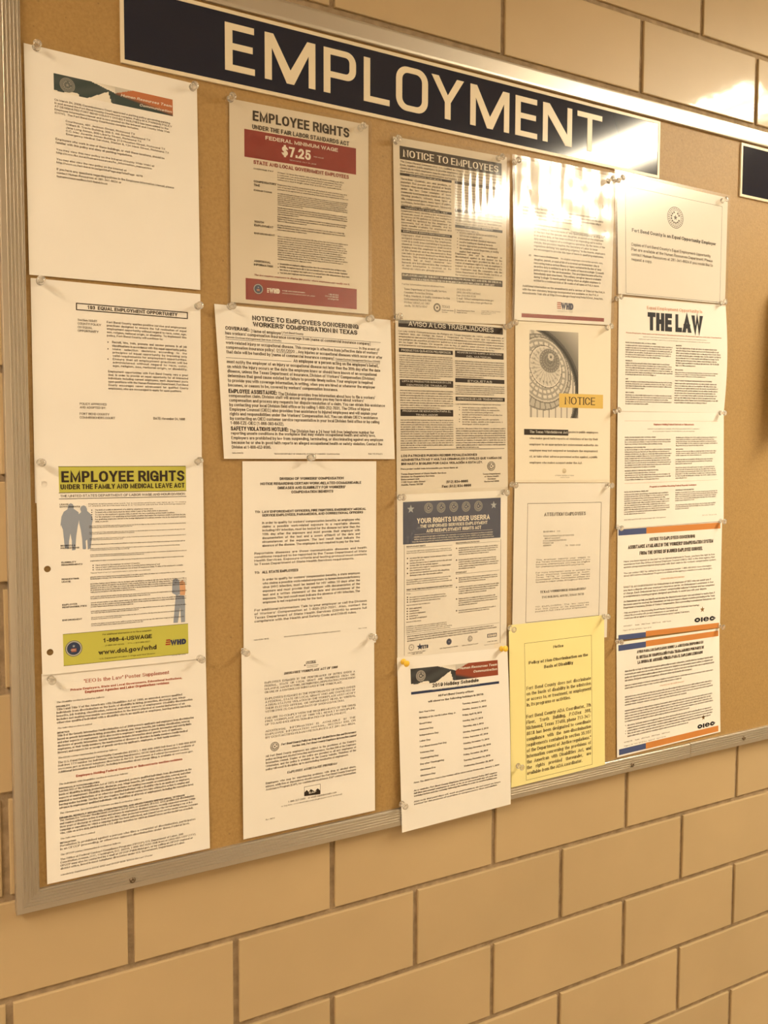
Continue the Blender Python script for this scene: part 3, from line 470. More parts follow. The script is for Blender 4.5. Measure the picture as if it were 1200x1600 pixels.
('T', 0.502, 1.445, 9.561, 1.623, "has workers' compensation insurance coverage from [name of commercial insurance company]", 1, 's', 'f', 'K', 'body_text', 0.62),
('T', 0.495, 1.969, 10.066, 2.147, "work-related injury or occupational disease. This coverage is effective from [effective date of workers'", 1, 's', 'f', 'K', 'body_text', 0.62),
('T', 0.492, 2.222, 10.352, 2.399, 'compensation insurance policy]  01/01/2020  . Any injuries or occupational diseases which occur on or after', 1, 's', 'f', 'K', 'body_text', 0.62),
('T', 0.489, 2.474, 7.082, 2.652, 'that date will be handled by [name of commercial insurance company]', 1, 's', 'f', 'K', 'body_text', 0.62),
('T', 0.483, 3.018, 10.177, 3.196, 'must notify the employer of an injury or occupational disease not later than the 30th day after the date', 1, 's', 'f', 'K', 'body_text', 0.62),
('T', 0.48, 3.28, 9.918, 3.459, 'on which the injury occurs or the date the employee knew or should have known of an occupational', 1, 's', 'f', 'K', 'body_text', 0.62),
('T', 0.478, 3.534, 9.765, 3.712, "disease, unless the Texas Department of Insurance, Division of Workers' Compensation (Division)", 1, 's', 'f', 'K', 'body_text', 0.62),
('T', 0.475, 3.787, 9.613, 3.966, 'determines that good cause existed for failure to provide timely notice. Your employer is required', 1, 's', 'f', 'K', 'body_text', 0.62),
('T', 0.473, 4.05, 9.78, 4.229, 'to provide you with coverage information, in writing, when you are hired or whenever the employer', 1, 's', 'f', 'K', 'body_text', 0.62),
('T', 0.472, 4.304, 7.249, 4.483, "becomes, or ceases to be, covered by workers' compensation insurance.", 1, 's', 'f', 'K', 'body_text', 0.62),
('T', 0.503, 1.707, 3.802, 1.81, 'Cannon Cochran Management Services (CCMSI)', 1, 'm', 'f', 'K', 'body_text', 0.62),
('R', 0.491, 1.866, 8.696, 1.886, 'K', 'rule_line', 1),
('T', 8.771, 1.758, 10.157, 1.92, 'in the event of', 1, 's', 'f', 'K', 'body_text', 0.62),
('T', 7.169, 2.524, 10.185, 2.634, 'Cannon Cochran Management Services (CCMSI)', 1, 'm', 'f', 'K', 'body_text', 0.62),
('R', 7.16, 2.684, 10.178, 2.704, 'K', 'rule_line', 1),
('R', 3.476, 2.424, 4.374, 2.439, 'K', 'rule_line', 1),
('R', 0.459, 2.887, 4.346, 2.907, 'K', 'rule_line', 1),
('T', 4.462, 2.732, 10.058, 2.927, "An employee or a person acting on the employee's behalf,", 1, 's', 'f', 'K', 'body_text', 0.62),
('T', 0.474, 4.614, 3.336, 4.84, 'EMPLOYEE ASSISTANCE:', 1, 'b', 'f', 'K', 'side_heading', 0.72),
('T', 3.416, 4.678, 9.755, 4.862, "The Division provides free information about how to file a workers'", 1, 's', 'f', 'K', 'body_text', 0.62),
('T', 0.476, 4.887, 8.969, 5.066, "compensation claim. Division staff will answer any questions you may have about workers'", 1, 's', 'f', 'K', 'body_text', 0.62),
('T', 0.475, 5.139, 10.419, 5.318, 'compensation and process any requests for dispute resolution of a claim. You can obtain this assistance', 1, 's', 'f', 'K', 'body_text', 0.62),
('T', 0.475, 5.39, 9.361, 5.57, 'by contacting your local Division field office or by calling 1-800-252-7031. The Office of Injured', 1, 's', 'f', 'K', 'body_text', 0.62),
('T', 0.474, 5.642, 9.861, 5.822, 'Employee Counsel (OIEC) also provides free assistance to injured employees and will explain your', 1, 's', 'f', 'K', 'body_text', 0.62),
('T', 0.474, 5.895, 9.888, 6.074, "rights and responsibilities under the Workers' Compensation Act. You can obtain OIEC's assistance", 1, 's', 'f', 'K', 'body_text', 0.62),
('T', 0.474, 6.147, 9.986, 6.327, 'by contacting an OIEC customer service representative in your local Division field office or by calling', 1, 's', 'f', 'K', 'body_text', 0.62),
('T', 0.474, 6.4, 3.695, 6.58, '1-866-EZE-OIEC (1-866-393-6432).', 1, 's', 'f', 'K', 'body_text', 0.62),
('T', 0.477, 6.691, 3.946, 6.919, 'SAFETY VIOLATIONS HOTLINE:', 1, 'b', 'f', 'K', 'side_heading', 0.72),
('T', 4.027, 6.788, 9.605, 6.974, 'The Division has a 24 hour toll-free telephone number for', 1, 's', 'f', 'K', 'body_text', 0.62),
('T', 0.48, 6.976, 9.693, 7.147, 'reporting unsafe conditions in the workplace that may violate occupational health and safety laws.', 1, 's', 'f', 'K', 'body_text', 0.62),
('T', 0.48, 7.235, 10.222, 7.406, 'Employers are prohibited by law from suspending, terminating, or discriminating against any employee', 1, 's', 'f', 'K', 'body_text', 0.62),
('T', 0.48, 7.495, 10.153, 7.666, 'because he or she in good faith reports an alleged occupational health or safety violation. Contact the', 1, 's', 'f', 'K', 'body_text', 0.62),
('T', 0.48, 7.754, 2.843, 7.926, 'Division at 1-800-452-9595.', 1, 's', 'f', 'K', 'body_text', 0.62),
('T', 0.494, 8.136, 1.148, 8.213, 'Notice 6 (01/13)', 1, 'm', 'f', 'K', 'body_text', 0.62),
('T', 3.001, 8.172, 7.207, 8.25, "TEXAS DEPARTMENT OF INSURANCE, DIVISION OF WORKERS' COMPENSATION", 1, 'm', 'f', 'K', 'body_text', 0.62),
('T', 9.142, 8.141, 10.13, 8.224, 'Rule 110.101(e)(1)', 1, 'm', 'f', 'K', 'body_text', 0.62),
],
'P7':[
('T', 2.22, 0.91, 6.298, 1.065, "DIVISION OF WORKERS' COMPENSATION", 1, 'b', 'f', 'K', 'heading', 0.72),
('T', 1.041, 1.185, 7.468, 1.337, 'NOTICE REGARDING CERTAIN WORK-RELATED COMMUNICABLE', 1, 'b', 'f', 'K', 'heading', 0.72),
('T', 2.088, 1.428, 6.421, 1.583, "DISEASES AND ELIGIBILITY FOR WORKERS'", 1, 'b', 'f', 'K', 'heading', 0.72),
('T', 2.926, 1.674, 5.611, 1.829, 'COMPENSATION BENEFITS', 1, 'b', 'f', 'K', 'heading', 0.72),
('T', 0.713, 2.769, 1.023, 2.894, 'TO:', 1, 'b', 'f', 'K', 'heading', 0.72),
('T', 1.135, 2.767, 7.799, 2.906, 'LAW ENFORCEMENT OFFICERS, FIRE FIGHTERS, EMERGENCY MEDICAL', 1, 'b', 'f', 'K', 'heading', 0.72),
('T', 1.133, 2.969, 7.596, 3.109, 'SERVICE EMPLOYEES, PARAMEDICS, AND CORRECTIONAL OFFICERS', 1, 'b', 'f', 'K', 'heading', 0.72),
('T', 1.138, 3.388, 7.386, 4.81, "In order to qualify for workers' compensation benefits, an employee who claims a possible work-related exposure to a reportable disease, including HIV infection, must be tested for the disease not later than the 10th day after the exposure and must provide their employer with documentation of the test and a sworn affidavit of the date and circumstances of the exposure. The test result must indicate the absence of the disease. The employee is not required to pay for the test.", 7, 's', 'j', 'K', 'body_text', 0.62),
('T', 0.66, 5.102, 7.854, 5.836, 'Reportable diseases are those communicable diseases and health conditions required to be reported to the Texas Department of State Health Services. Exposure criteria and testing protocol must conform to Texas Department of State Health Services requirements.', 4, 's', 'j', 'K', 'body_text', 0.62),
('T', 0.668, 6.187, 0.965, 6.32, 'TO:', 1, 'b', 'f', 'K', 'heading', 0.72),
('T', 1.114, 6.179, 3.347, 6.326, 'ALL STATE EMPLOYEES', 1, 'b', 'f', 'K', 'heading', 0.72),
('T', 1.149, 6.603, 7.391, 8.037, "In order to qualify for workers' compensation benefits, a state employee who claims a possible work-related exposure to human immunodeficiency virus (HIV) infection, must be tested for HIV within 10 days after the exposure and must provide their employer with documentation of the test and a written statement of the date and circumstances of the exposure. The test result must indicate the absence of HIV infection. The employee is not required to pay for the test.", 7, 's', 'j', 'K', 'body_text', 0.62),
('T', 0.64, 8.314, 7.862, 9.082, "For additional information: Talk to your employer or call the Division of Workers' Compensation at 1-800-252-7031. Also, contact the Texas Department of State Health Services (DSHS) to ensure full compliance with the Health and Safety Code and DSHS rules.", 4, 's', 'j', 'K', 'body_text', 0.62),
('T', 0.608, 10.033, 1.508, 10.104, 'Notice 9 (Rev. 10/12)', 1, 'm', 'f', 'K', 'body_text', 0.62),
('T', 2.432, 10.034, 6.078, 10.098, "TEXAS DEPARTMENT OF INSURANCE, DIVISION OF WORKERS' COMPENSATION", 1, 'm', 'f', 'K', 'body_text', 0.62),
('T', 7.289, 10.003, 7.858, 10.063, 'Rule 110.108', 1, 'm', 'f', 'K', 'body_text', 0.62),
],
'P8':[
('T', 3.941, 1.168, 4.593, 1.3, 'NOTICE', 1, 'rb', 'f', 'K', 'heading', 0.72),
('R', 3.938, 1.313, 4.591, 1.333, 'K', 'rule_line', 1),
('T', 3.971, 1.405, 4.744, 1.467, 'Fort Bend County', 1, 'i', 'f', 'K', 'heading', 0.72),
('T', 3.995, 1.501, 4.674, 1.555, 'Human Resources', 1, 'i', 'f', 'K', 'heading', 0.72),
('STAR', 3.87, 1.393, 0.07, 'K', 'seal', 2),
('T', 2.554, 1.655, 5.989, 1.793, 'DRUG FREE WORKPLACE ACT OF 1988', 1, 'rbi', 'f', 'K', 'heading', 0.72),
('T', 1.359, 2.066, 7.167, 2.737, 'EMPLOYEES ENGAGED IN THE PERFORMANCE OF DUTIES UNDER A FEDERAL, STATE OR LOCAL GRANT ARE PROHIBITED FROM THE UNLAWFUL MANUFACTURE, DISTRIBUTION, DISPENSATION, POSSESSION OR USE OF A CONTROLLED SUBSTANCE IN THE WORK PLACE.', 4, 'r', 'j', 'K', 'body_text', 0.62),
('T', 1.372, 2.999, 7.185, 3.863, 'EMPLOYEES ENGAGED IN THE PERFORMANCE OF DUTIES UNDER A FEDERAL, STATE OR LOCAL GRANT WHO ARE CONVICTED OF A DRUG STATUTE VIOLATION IN THE WORKPLACE MUST NOTIFY THEIR ELECTED OFFICIAL OR DEPARTMENT HEAD, IN WRITING, WITHIN FIVE (5) CALENDAR DAYS OF SUCH CONVICTION.', 5, 'r', 'j', 'K', 'body_text', 0.62),
('T', 1.359, 4.122, 7.194, 4.605, 'FAILURE TO COMPLY WITH THE REQUIREMENTS OF THE DRUG FREE WORKPLACE ACT OF 1988 WILL RESULT IN DISCIPLINE, UP TO AND INCLUDING TERMINATION OF EMPLOYMENT.', 3, 'r', 'j', 'K', 'body_text', 0.62),
('T', 1.367, 4.883, 7.188, 5.367, 'ADDITIONAL INFORMATION IS AVAILABLE IN THE EMPLOYEE INFORMATION MANUAL, SECTION 500, OR BY CONTACTING HUMAN RESOURCES AT 281-341-8624.', 3, 'r', 'j', 'K', 'body_text', 0.62),
('SEAL', 1.936, 5.91, 0.271, 'county', 'seal'),
('T', 2.327, 5.784, 7.209, 5.909, 'Fort Bend County Policy on Drug and Alcohol Detection and Deterrence', 1, 'rbi', 'f', 'K', 'heading', 0.72),
('T', 2.983, 5.996, 7.207, 6.113, 'Section 508, Fort Bend County Employee Information Manual', 1, 'rbi', 'f', 'K', 'heading', 0.72),
('T', 1.377, 6.339, 7.205, 7.227, "All Fort Bend County employees are subject to the provisions of the County's policy on Drug and Alcohol Detection and Deterrence, Section 508 of the Employee Information Manual. Copies of the policy are provided to all new employees at Orientation, and the policy is available on the County website. Violations of the policy will result in discipline, up to and including termination of employment.", 5, 'r', 'j', 'K', 'body_text', 0.62),
('T', 2.683, 7.498, 5.894, 7.631, 'EMPLOYEE ASSISTANCE PROGRAM', 1, 'rbi', 'f', 'K', 'heading', 0.72),
('T', 1.363, 7.922, 7.197, 8.41, 'Employees who may be experiencing problems with drug or alcohol abuse, misuse, addiction or dependency should contact the Fort Bend County Employee Assistance Program (EAP), for confidential assistance. EAP contact information:', 3, 'r', 'j', 'K', 'body_text', 0.62),
('BOX', 3.761, 8.631, 4.809, 9.189, 0.02, 'K', 'picture'),
('POLY', [(3.759, 8.974), (3.929, 8.846), (4.055, 8.989), (4.183, 8.837), (4.439, 9.021), (4.628, 8.872), (4.808, 9.051), (4.807, 9.26), (3.775, 9.192)], 'K', 'picture', 1),
('T', 4.055, 8.989, 4.55, 9.101, 'EAP', 1, 'b', 'f', 'W', 'picture', 0.72),
('T', 2.731, 9.278, 5.871, 9.381, '1-866-327-2400    or email eap@deeroaks.com', 1, 'r', 'f', 'K', 'body_text', 0.62),
('T', 2.302, 9.479, 6.241, 9.557, 'or log into: www.deeroaks.com (login/password: fortbend)', 1, 'r', 'f', 'K', 'body_text', 0.62),
('T', 1.347, 10.08, 1.906, 10.158, 'Rev. 08/10', 1, 'r', 'f', 'K', 'body_text', 0.62),
],
'P9':[
('R', 0.447, 0.476, 8.079, 1.267, 'K', 'banner', 0),
('T', 0.661, 0.673, 7.852, 1.103, 'NOTICE TO EMPLOYEES', 1, 'rb', 'f', 'W', 'banner_text', 0.72),
('T', 0.458, 1.339, 8.055, 2.036, 'The Texas Hazard Communication Act, codified as Chapter 502 of the Texas Health and Safety Code, requires public employers to provide employees with specific information on the hazards of chemicals to which employees may be exposed in the workplace. As required by law, your employer must provide you with certain information and training. A brief summary of the law follows.', 4, 'r', 'j', 'K', 'body_text', 0.62),
('R', 0.445, 2.082, 4.198, 2.237, 'K', 'banner', 0),
('T', 1.132, 2.128, 3.469, 2.21, 'HAZARDOUS CHEMICALS', 1, 'rb', 'f', 'W', 'banner_text', 0.72),
('T', 0.501, 2.371, 4.149, 4.082, 'Hazardous chemicals are any products or materials that present any physical or health hazards when used, unless they are exempted under the law. Some examples of more commonly used hazardous chemicals are fuels, cleaning products, solvents, many types of oils, compressed gases, many types of paints, pesticides, herbicides, refrigerants, laboratory chemicals, cement, welding rods, etc.', 9, 'r', 'j', 'K', 'body_text', 0.62),
('R', 0.473, 4.078, 4.183, 4.25, 'K', 'banner', 0),
('T', 0.759, 4.128, 3.876, 4.217, 'WORKPLACE CHEMICAL LIST', 1, 'rb', 'f', 'W', 'banner_text', 0.72),
('T', 0.495, 4.307, 4.163, 5.458, 'Employers must develop a list of hazardous chemicals used or stored in the workplace in excess of 55 gallons or 500 pounds. This list shall be updated by the employer as necessary, but at least annually, and be made readily available for employees and their representatives on request.', 7, 'r', 'j', 'K', 'body_text', 0.62),
('R', 0.467, 5.505, 4.194, 5.685, 'K', 'banner', 0),
('T', 0.61, 5.541, 4.04, 5.634, 'EMPLOYEE EDUCATION PROGRAM', 1, 'rb', 'f', 'W', 'banner_text', 0.72),
('T', 0.489, 5.758, 4.155, 7.897, 'Employers shall provide training to newly assigned employees before the employees work in a work area containing a hazardous chemical. Covered employees shall receive training from the employer on the hazards of the chemicals and on the measures they can take to protect themselves from those hazards. This training shall be repeated as needed, but at least whenever new hazards are introduced into the workplace or new information is received on the chemicals which are already present.', 12, 'r', 'j', 'K', 'body_text', 0.62),
('R', 4.431, 2.07, 8.111, 2.248, 'K', 'banner', 0),
('T', 4.951, 2.117, 7.561, 2.21, 'SAFETY DATA SHEETS', 1, 'rb', 'f', 'W', 'banner_text', 0.72),
('T', 4.457, 2.322, 8.113, 3.83, 'Employees who may be exposed to hazardous chemicals shall be informed of the exposure by the employer and shall have ready access to the most current Safety Data Sheets (SDSs), or Material Safety Data Sheets (MSDSs) if an SDS is not available yet, which detail physical and health hazards and other pertinent information on those chemicals.', 9, 'r', 'j', 'K', 'body_text', 0.62),
('R', 4.438, 3.832, 8.155, 4.019, 'K', 'banner', 0),
('T', 5.809, 3.919, 6.724, 4.018, 'LABELS', 1, 'rb', 'f', 'W', 'banner_text', 0.72),
('T', 4.446, 4.096, 8.147, 4.766, 'Employees shall not be required to work with hazardous chemicals from unlabeled containers except portable containers for immediate use, the contents of which are known to the user.', 4, 'r', 'j', 'K', 'body_text', 0.62),
('R', 4.443, 4.813, 8.183, 4.993, 'K', 'banner', 0),
('T', 5.192, 4.826, 7.391, 4.92, 'EMPLOYEE RIGHTS', 1, 'rb', 'f', 'W', 'banner_text', 0.72),
('T', 4.46, 5.077, 6.29, 5.186, 'Employees have rights to:', 1, 'r', 'f', 'K', 'body_text', 0.62),
('T', 4.764, 5.212, 7.883, 6.537, ['access copies of SDSs (or an MSDS if an', 'SDS is not available yet)', 'information on their chemical exposures', 'receive training on chemical hazards', 'receive appropriate protective equipment', 'file complaints, assist inspectors, or testify', 'against their employer'], 7, 'r', 'l', 'K', 'body_text', 0.62),
('B', 4.621, 5.303, 0.03, 'body_text'),
('B', 4.62, 5.671, 0.03, 'body_text'),
('B', 4.619, 5.851, 0.03, 'body_text'),
('B', 4.619, 6.047, 0.03, 'body_text'),
('B', 4.618, 6.251, 0.03, 'body_text'),
('T', 4.437, 6.571, 8.168, 8.037, "Employees may not be discharged or discriminated against in any manner for the exercise of any rights provided by this Act. A waiver of employee rights is void; an employer's request for such a waiver is a violation of the Act. Employees may file complaints with the Texas Department of State Health Services at the telephone numbers provided below.", 8, 'r', 'j', 'K', 'body_text', 0.62),
('R', 0.468, 8.125, 8.213, 8.539, 'K', 'banner', 0),
('T', 0.538, 8.188, 8.142, 8.309, 'EMPLOYERS MAY BE SUBJECT TO ADMINISTRATIVE PENALTIES AND CIVIL OR CRIMINAL', 1, 'rb', 'f', 'W', 'banner_text', 0.72),
('T', 1.143, 8.398, 7.553, 8.512, 'FINES RANGING FROM $50 TO $100,000 FOR EACH VIOLATION OF THIS ACT', 1, 'rb', 'f', 'W', 'banner_text', 0.72),
('T', 0.467, 8.751, 3.618, 8.849, 'Further information may be obtained from:', 1, 'r', 'f', 'K', 'body_text', 0.62),
('T', 0.614, 9.029, 4.024, 10.18, ['Texas Department of State Health Services', 'Consumer Protection Division', 'Policy, Standards, & Quality Assurance Section', 'Environmental Hazards Unit', 'PO Box 149347, MC 1987', 'Austin, TX 78714-9347'], 6, 'r', 'l', 'K', 'body_text', 0.62),
('T', 4.55, 8.832, 7.506, 9.722, ['(512) 834-6787', '(800) 293-0753 (toll free)', 'Fax: (512) 834-6726', 'E-mail: TXHazComHelp@dshs.texas.gov', 'Website: www.dshs.texas.gov/hazcom'], 5, 'r', 'l', 'K', 'body_text', 0.62),
('SEAL', 3.058, 10.13, 0.272, 'dark', 'seal'),
('T', 3.407, 9.974, 4.024, 10.13, 'TEXAS', 1, 's', 'f', 'K', 'heading', 0.72),
('T', 3.406, 10.231, 4.311, 10.427, ['Health and Human', 'Services'], 2, 'b', 'l', 'K', 'body_text', 0.62),
('R', 4.407, 10.147, 4.435, 10.439, 'K', 'rule_line', 0),
('T', 4.551, 10.196, 5.966, 10.409, ['Texas Department of State', 'Health Services'], 2, 'b', 'l', 'K', 'body_text', 0.62),
('T', 6.491, 10.149, 8.057, 10.415, ['Worker Right-To-Know Program', 'Publication # E23-14173', 'Revised 03/2017'], 3, 'r', 'l', 'K', 'body_text', 0.62),
],
'P10':[
('R', 0.211, 0.152, 8.215, 0.589, 'K', 'banner', 0),
('T', 0.926, 0.198, 7.462, 0.484, 'AVISO A LOS TRABAJADORES', 1, 's', 'f', 'W', 'banner_text', 0.72),
('T', 0.23, 0.77, 8.266, 1.734, 'La Ley sobre Comunicaciones de Peligro en Texas (revisión de 1993), codificada bajo el Capítulo 502 del Código de Salud y Seguridad de Texas, exige que los patrones o empleadores del sector público ofrezcan a los trabajadores con información específica sobre los peligros de aquellos productos químicos a los que trabajadores puedan estar expuestos en su lugar de trabajo. De acuerdo con la ley, el patrón debe ofrecer la información y entrenamiento correspondiente. A continuación tenemos un breve resumen de la ley.', 6, 's', 'j', 'K', 'body_text', 0.62),
('R', 0.234, 1.858, 4.223, 2.121, 'K', 'banner', 0),
('T', 0.387, 1.92, 4.057, 2.057, 'PRODUCTOS QUÍMICOS PELIGROSOS', 1, 's', 'f', 'W', 'banner_text', 0.72),
('R', 4.389, 1.816, 8.252, 2.236, 'K', 'banner', 0),
('T', 4.538, 1.866, 8.092, 1.975, 'HOJAS DE DATOS SOBRE LA SEGURIDAD', 1, 's', 'f', 'W', 'banner_text', 0.72),
('T', 5.269, 2.095, 7.318, 2.205, 'DEL MATERIAL', 1, 's', 'f', 'W', 'banner_text', 0.72),
('R', 0.28, 3.784, 4.223, 4.204, 'K', 'banner', 0),
('T', 0.431, 3.838, 4.059, 3.947, 'LISTA DE PRODUCTOS QUÍMICOS EN LOS', 1, 's', 'f', 'W', 'banner_text', 0.72),
('T', 0.753, 4.063, 3.711, 4.173, 'CENTROS DE TRABAJO', 1, 's', 'f', 'W', 'banner_text', 0.72),
('R', 4.382, 3.574, 8.298, 3.842, 'K', 'banner', 0),
('T', 5.334, 3.673, 7.292, 3.814, 'ETIQUETAS', 1, 's', 'f', 'W', 'banner_text', 0.72),
('R', 4.394, 4.763, 8.312, 5.024, 'K', 'banner', 0),
('T', 4.545, 4.822, 8.149, 4.958, 'DERECHOS DE LOS TRABAJADORES', 1, 's', 'f', 'W', 'banner_text', 0.72),
('R', 0.301, 5.627, 4.199, 6.048, 'K', 'banner', 0),
('T', 0.451, 5.676, 4.037, 5.786, 'PROGRAMA DE EDUCACIÓN PARA EL', 1, 's', 'f', 'W', 'banner_text', 0.72),
('T', 1.397, 5.91, 3.039, 6.021, 'TRABAJADOR', 1, 's', 'f', 'W', 'banner_text', 0.72),
('T', 0.246, 2.267, 4.189, 3.675, '@S', 11, 's', 'j', 'K', 'body_text', 0.62),
('T', 4.399, 2.426, 8.264, 3.52, '@S', 8, 's', 'j', 'K', 'body_text', 0.62),
('T', 0.289, 4.41, 4.187, 5.56, '@S', 8, 's', 'j', 'K', 'body_text', 0.62),
('T', 4.385, 4.019, 8.292, 4.617, '@S', 5, 's', 'j', 'K', 'body_text', 0.62),
('T', 0.294, 6.24, 4.192, 8.05, '@S', 13, 's', 'j', 'K', 'body_text', 0.62),
('T', 4.388, 6.765, 8.336, 8.072, '@S', 9, 's', 'j', 'K', 'body_text', 0.62),
('T', 4.389, 5.186, 7.981, 5.278, 'Los trabajadores tienen los siguientes derechos:', 1, 's', 'f', 'K', 'body_text', 0.62),
('T', 4.886, 5.401, 8.126, 6.578, ['tener acceso a las copias de MSDSs,', 'recibir información sobre su exposición', 'a productos químicos peligrosos', 'recibir entrenamiento sobre los productos', 'químicos peligrosos', 'recibir equipo de protección apropiado', 'levantar quejas, asistir a los inspectores, o', 'atestiguar contra su patrón'], 8, 's', 'l', 'K', 'body_text', 0.62),
('B', 4.681, 5.458, 0.03, 'body_text'),
('B', 4.679, 5.605, 0.03, 'body_text'),
('B', 4.676, 5.914, 0.03, 'body_text'),
('B', 4.672, 6.215, 0.03, 'body_text'),
('B', 4.67, 6.37, 0.03, 'body_text'),
('R', 0.289, 8.132, 8.239, 8.162, 'K', 'rule_line', 1),
('T', 0.312, 8.445, 6.027, 8.594, 'LOS PATRONES PUEDEN RECIBIR PENALIZACIONES', 1, 'b', 'f', 'K', 'heading', 0.72),
('T', 0.309, 8.691, 8.016, 8.84, 'ADMINISTRATIVAS Y MULTAS CRIMINALES O CIVILES QUE VARÍAN DE', 1, 'b', 'f', 'K', 'heading', 0.72),
('T', 0.306, 8.944, 6.461, 9.093, '$50 HASTA $100,000 POR CADA VIOLACIÓN A ESTA LEY.', 1, 'b', 'f', 'K', 'heading', 0.72),
('T', 0.277, 9.286, 4.52, 9.383, 'Para poder recibir más información por favor llame al:', 1, 'b', 'f', 'K', 'heading', 0.72),
('T', 0.29, 9.6, 3.627, 10.369, ['Texas Department of State Health Services', 'Division for Regulatory Services', 'Enforcement Unit', '1100 West 49th Street', 'Austin, Texas 78756'], 5, 'b', 'l', 'K', 'body_text', 0.62),
('T', 3.604, 10.153, 5.303, 10.323, '(512) 834-6665', 1, 'b', 'f', 'K', 'heading', 0.72),
('T', 3.284, 10.435, 5.544, 10.605, 'Fax: (512) 834-6606', 1, 'b', 'f', 'K', 'heading', 0.72),
('SEAL', 7.15, 9.306, 0.32, 'county', 'seal'),
('T', 6.452, 9.767, 7.894, 10.363, ['Texas Department', 'of State Health', 'Services', 'Reviewed 2008'], 4, 'b', 'c', 'K', 'body_text', 0.62),
],
'P11':[
('R', 0.418, 0.465, 7.946, 3.081, 'NAVY2', 'banner', 0),
('STAR', 0.985, 0.922, 0.276, 'LB', 'star', 2),
('STAR', 7.372, 0.93, 0.263, 'LB', 'star', 2),
('SEAL', 2.289, 0.9, 0.321, 'military', 'seal'),
('SEAL', 3.241, 0.912, 0.324, 'military', 'seal'),
('SEAL', 4.2, 0.909, 0.327, 'military', 'seal'),
('SEAL', 5.159, 0.934, 0.329, 'military', 'seal'),
('SEAL', 6.134, 0.938, 0.332, 'military', 'seal'),
('T', 1.418, 1.516, 7.064, 1.835, 'YOUR RIGHTS UNDER USERRA', 1, 'b', 'f', 'W', 'banner_text', 0.72),
('T', 1.648, 1.923, 6.875, 2.125, 'THE UNIFORMED SERVICES EMPLOYMENT', 1, 'b', 'f', 'W', 'banner_text', 0.72),
('T', 2.12, 2.213, 6.379, 2.43, 'AND REEMPLOYMENT RIGHTS ACT', 1, 'b', 'f', 'W', 'banner_text', 0.72),
('R', 1.252, 2.513, 7.27, 2.528, 'W', 'rule_line', 1),
('T', 1.088, 2.623, 7.408, 2.998, 'USERRA protects the job rights of individuals who voluntarily or involuntarily leave employment positions to undertake military service or certain types of service in the National Disaster Medical System. USERRA also prohibits employers from discriminating against past and present members of the uniformed services, and applicants to the uniformed services.', 3, 'i', 'c', 'W', 'banner_text', 0.62),
('R', 0.494, 3.086, 0.518, 10.001, 'K', 'border_line', 0),
('R', 7.956, 3.18, 7.984, 10.085, 'K', 'border_line', 0),
('T', 0.663, 3.187, 2.06, 3.277, 'REEMPLOYMENT RIGHTS', 1, 'b', 'f', 'K', 'side_heading', 0.72),
('T', 0.66, 5.86, 4.1, 5.951, 'RIGHT TO BE FREE FROM DISCRIMINATION AND RETALIATION', 1, 'b', 'f', 'K', 'side_heading', 0.72),
('T', 4.355, 3.181, 6.229, 3.274, 'HEALTH INSURANCE PROTECTION', 1, 'b', 'f', 'K', 'side_heading', 0.72),
('T', 4.358, 5.079, 5.21, 5.172, 'ENFORCEMENT', 1, 'b', 'f', 'K', 'side_heading', 0.72),
('R', 0.663, 3.331, 4.095, 3.346, 'K', 'rule_line', 1),
('R', 0.66, 6.006, 4.101, 6.021, 'K', 'rule_line', 1),
('R', 4.355, 3.309, 7.892, 3.324, 'K', 'rule_line', 1),
('R', 4.359, 5.215, 7.859, 5.23, 'K', 'rule_line', 1),
('T', 0.663, 3.477, 4.052, 3.671, 'You have the right to be reemployed in your civilian job if you leave that job to perform service in the uniformed service and:', 2, 'm', 'l', 'K', 'body_text', 0.62),
('T', 0.898, 3.909, 4.052, 5.072, ['you ensure that your employer receives advance written or verbal', 'notice of your service;', 'you have five years or less of cumulative service in the uniformed', 'services while with that particular employer;', 'you return to work or apply for reemployment in a timely manner', 'after conclusion of service; and', 'you have not been separated from service with a disqualifying', 'discharge or under other than honorable conditions.'], 8, 'm', 'l', 'K', 'body_text', 0.62),
('B', 0.735, 3.961, 0.045, 'body_text'),
('B', 0.735, 4.27, 0.045, 'body_text'),
('B', 0.734, 4.579, 0.045, 'body_text'),
('B', 0.734, 4.888, 0.045, 'body_text'),
('T', 0.66, 5.262, 4.072, 5.596, 'If you are eligible to be reemployed, you must be restored to the job and benefits you would have attained if you had not been absent due to military service or, in some cases, a comparable job.', 3, 'm', 'l', 'K', 'body_text', 0.62),
('T', 0.659, 6.118, 0.961, 6.195, 'If you:', 1, 'm', 'f', 'K', 'body_text', 0.62),
('T', 0.879, 6.347, 3.644, 6.711, ['are a past or present member of the uniformed service;', 'have applied for membership in the uniformed service; or', 'are obligated to serve in the uniformed service;'], 3, 'm', 'l', 'K', 'body_text', 0.62),
('T', 0.659, 6.83, 2.413, 6.907, 'then an employer may not deny you:', 1, 'm', 'f', 'K', 'body_text', 0.62),
('T', 0.863, 7.045, 2.161, 7.76, ['initial employment;', 'reemployment;', 'retention in employment;', 'promotion; or', 'any benefit of employment'], 5, 'm', 'l', 'K', 'body_text', 0.62),
('B', 0.733, 6.376, 0.045, 'body_text'),
('B', 0.732, 6.523, 0.045, 'body_text'),
('B', 0.732, 6.669, 0.045, 'body_text'),
('B', 0.716, 7.08, 0.045, 'body_text'),
('B', 0.716, 7.245, 0.045, 'body_text'),
('B', 0.716, 7.409, 0.045, 'body_text'),
('B', 0.716, 7.574, 0.045, 'body_text'),
('B', 0.715, 7.738, 0.045, 'body_text'),
('T', 0.634, 7.877, 1.746, 7.954, 'because of this status.', 1, 'm', 'f', 'K', 'body_text', 0.62),
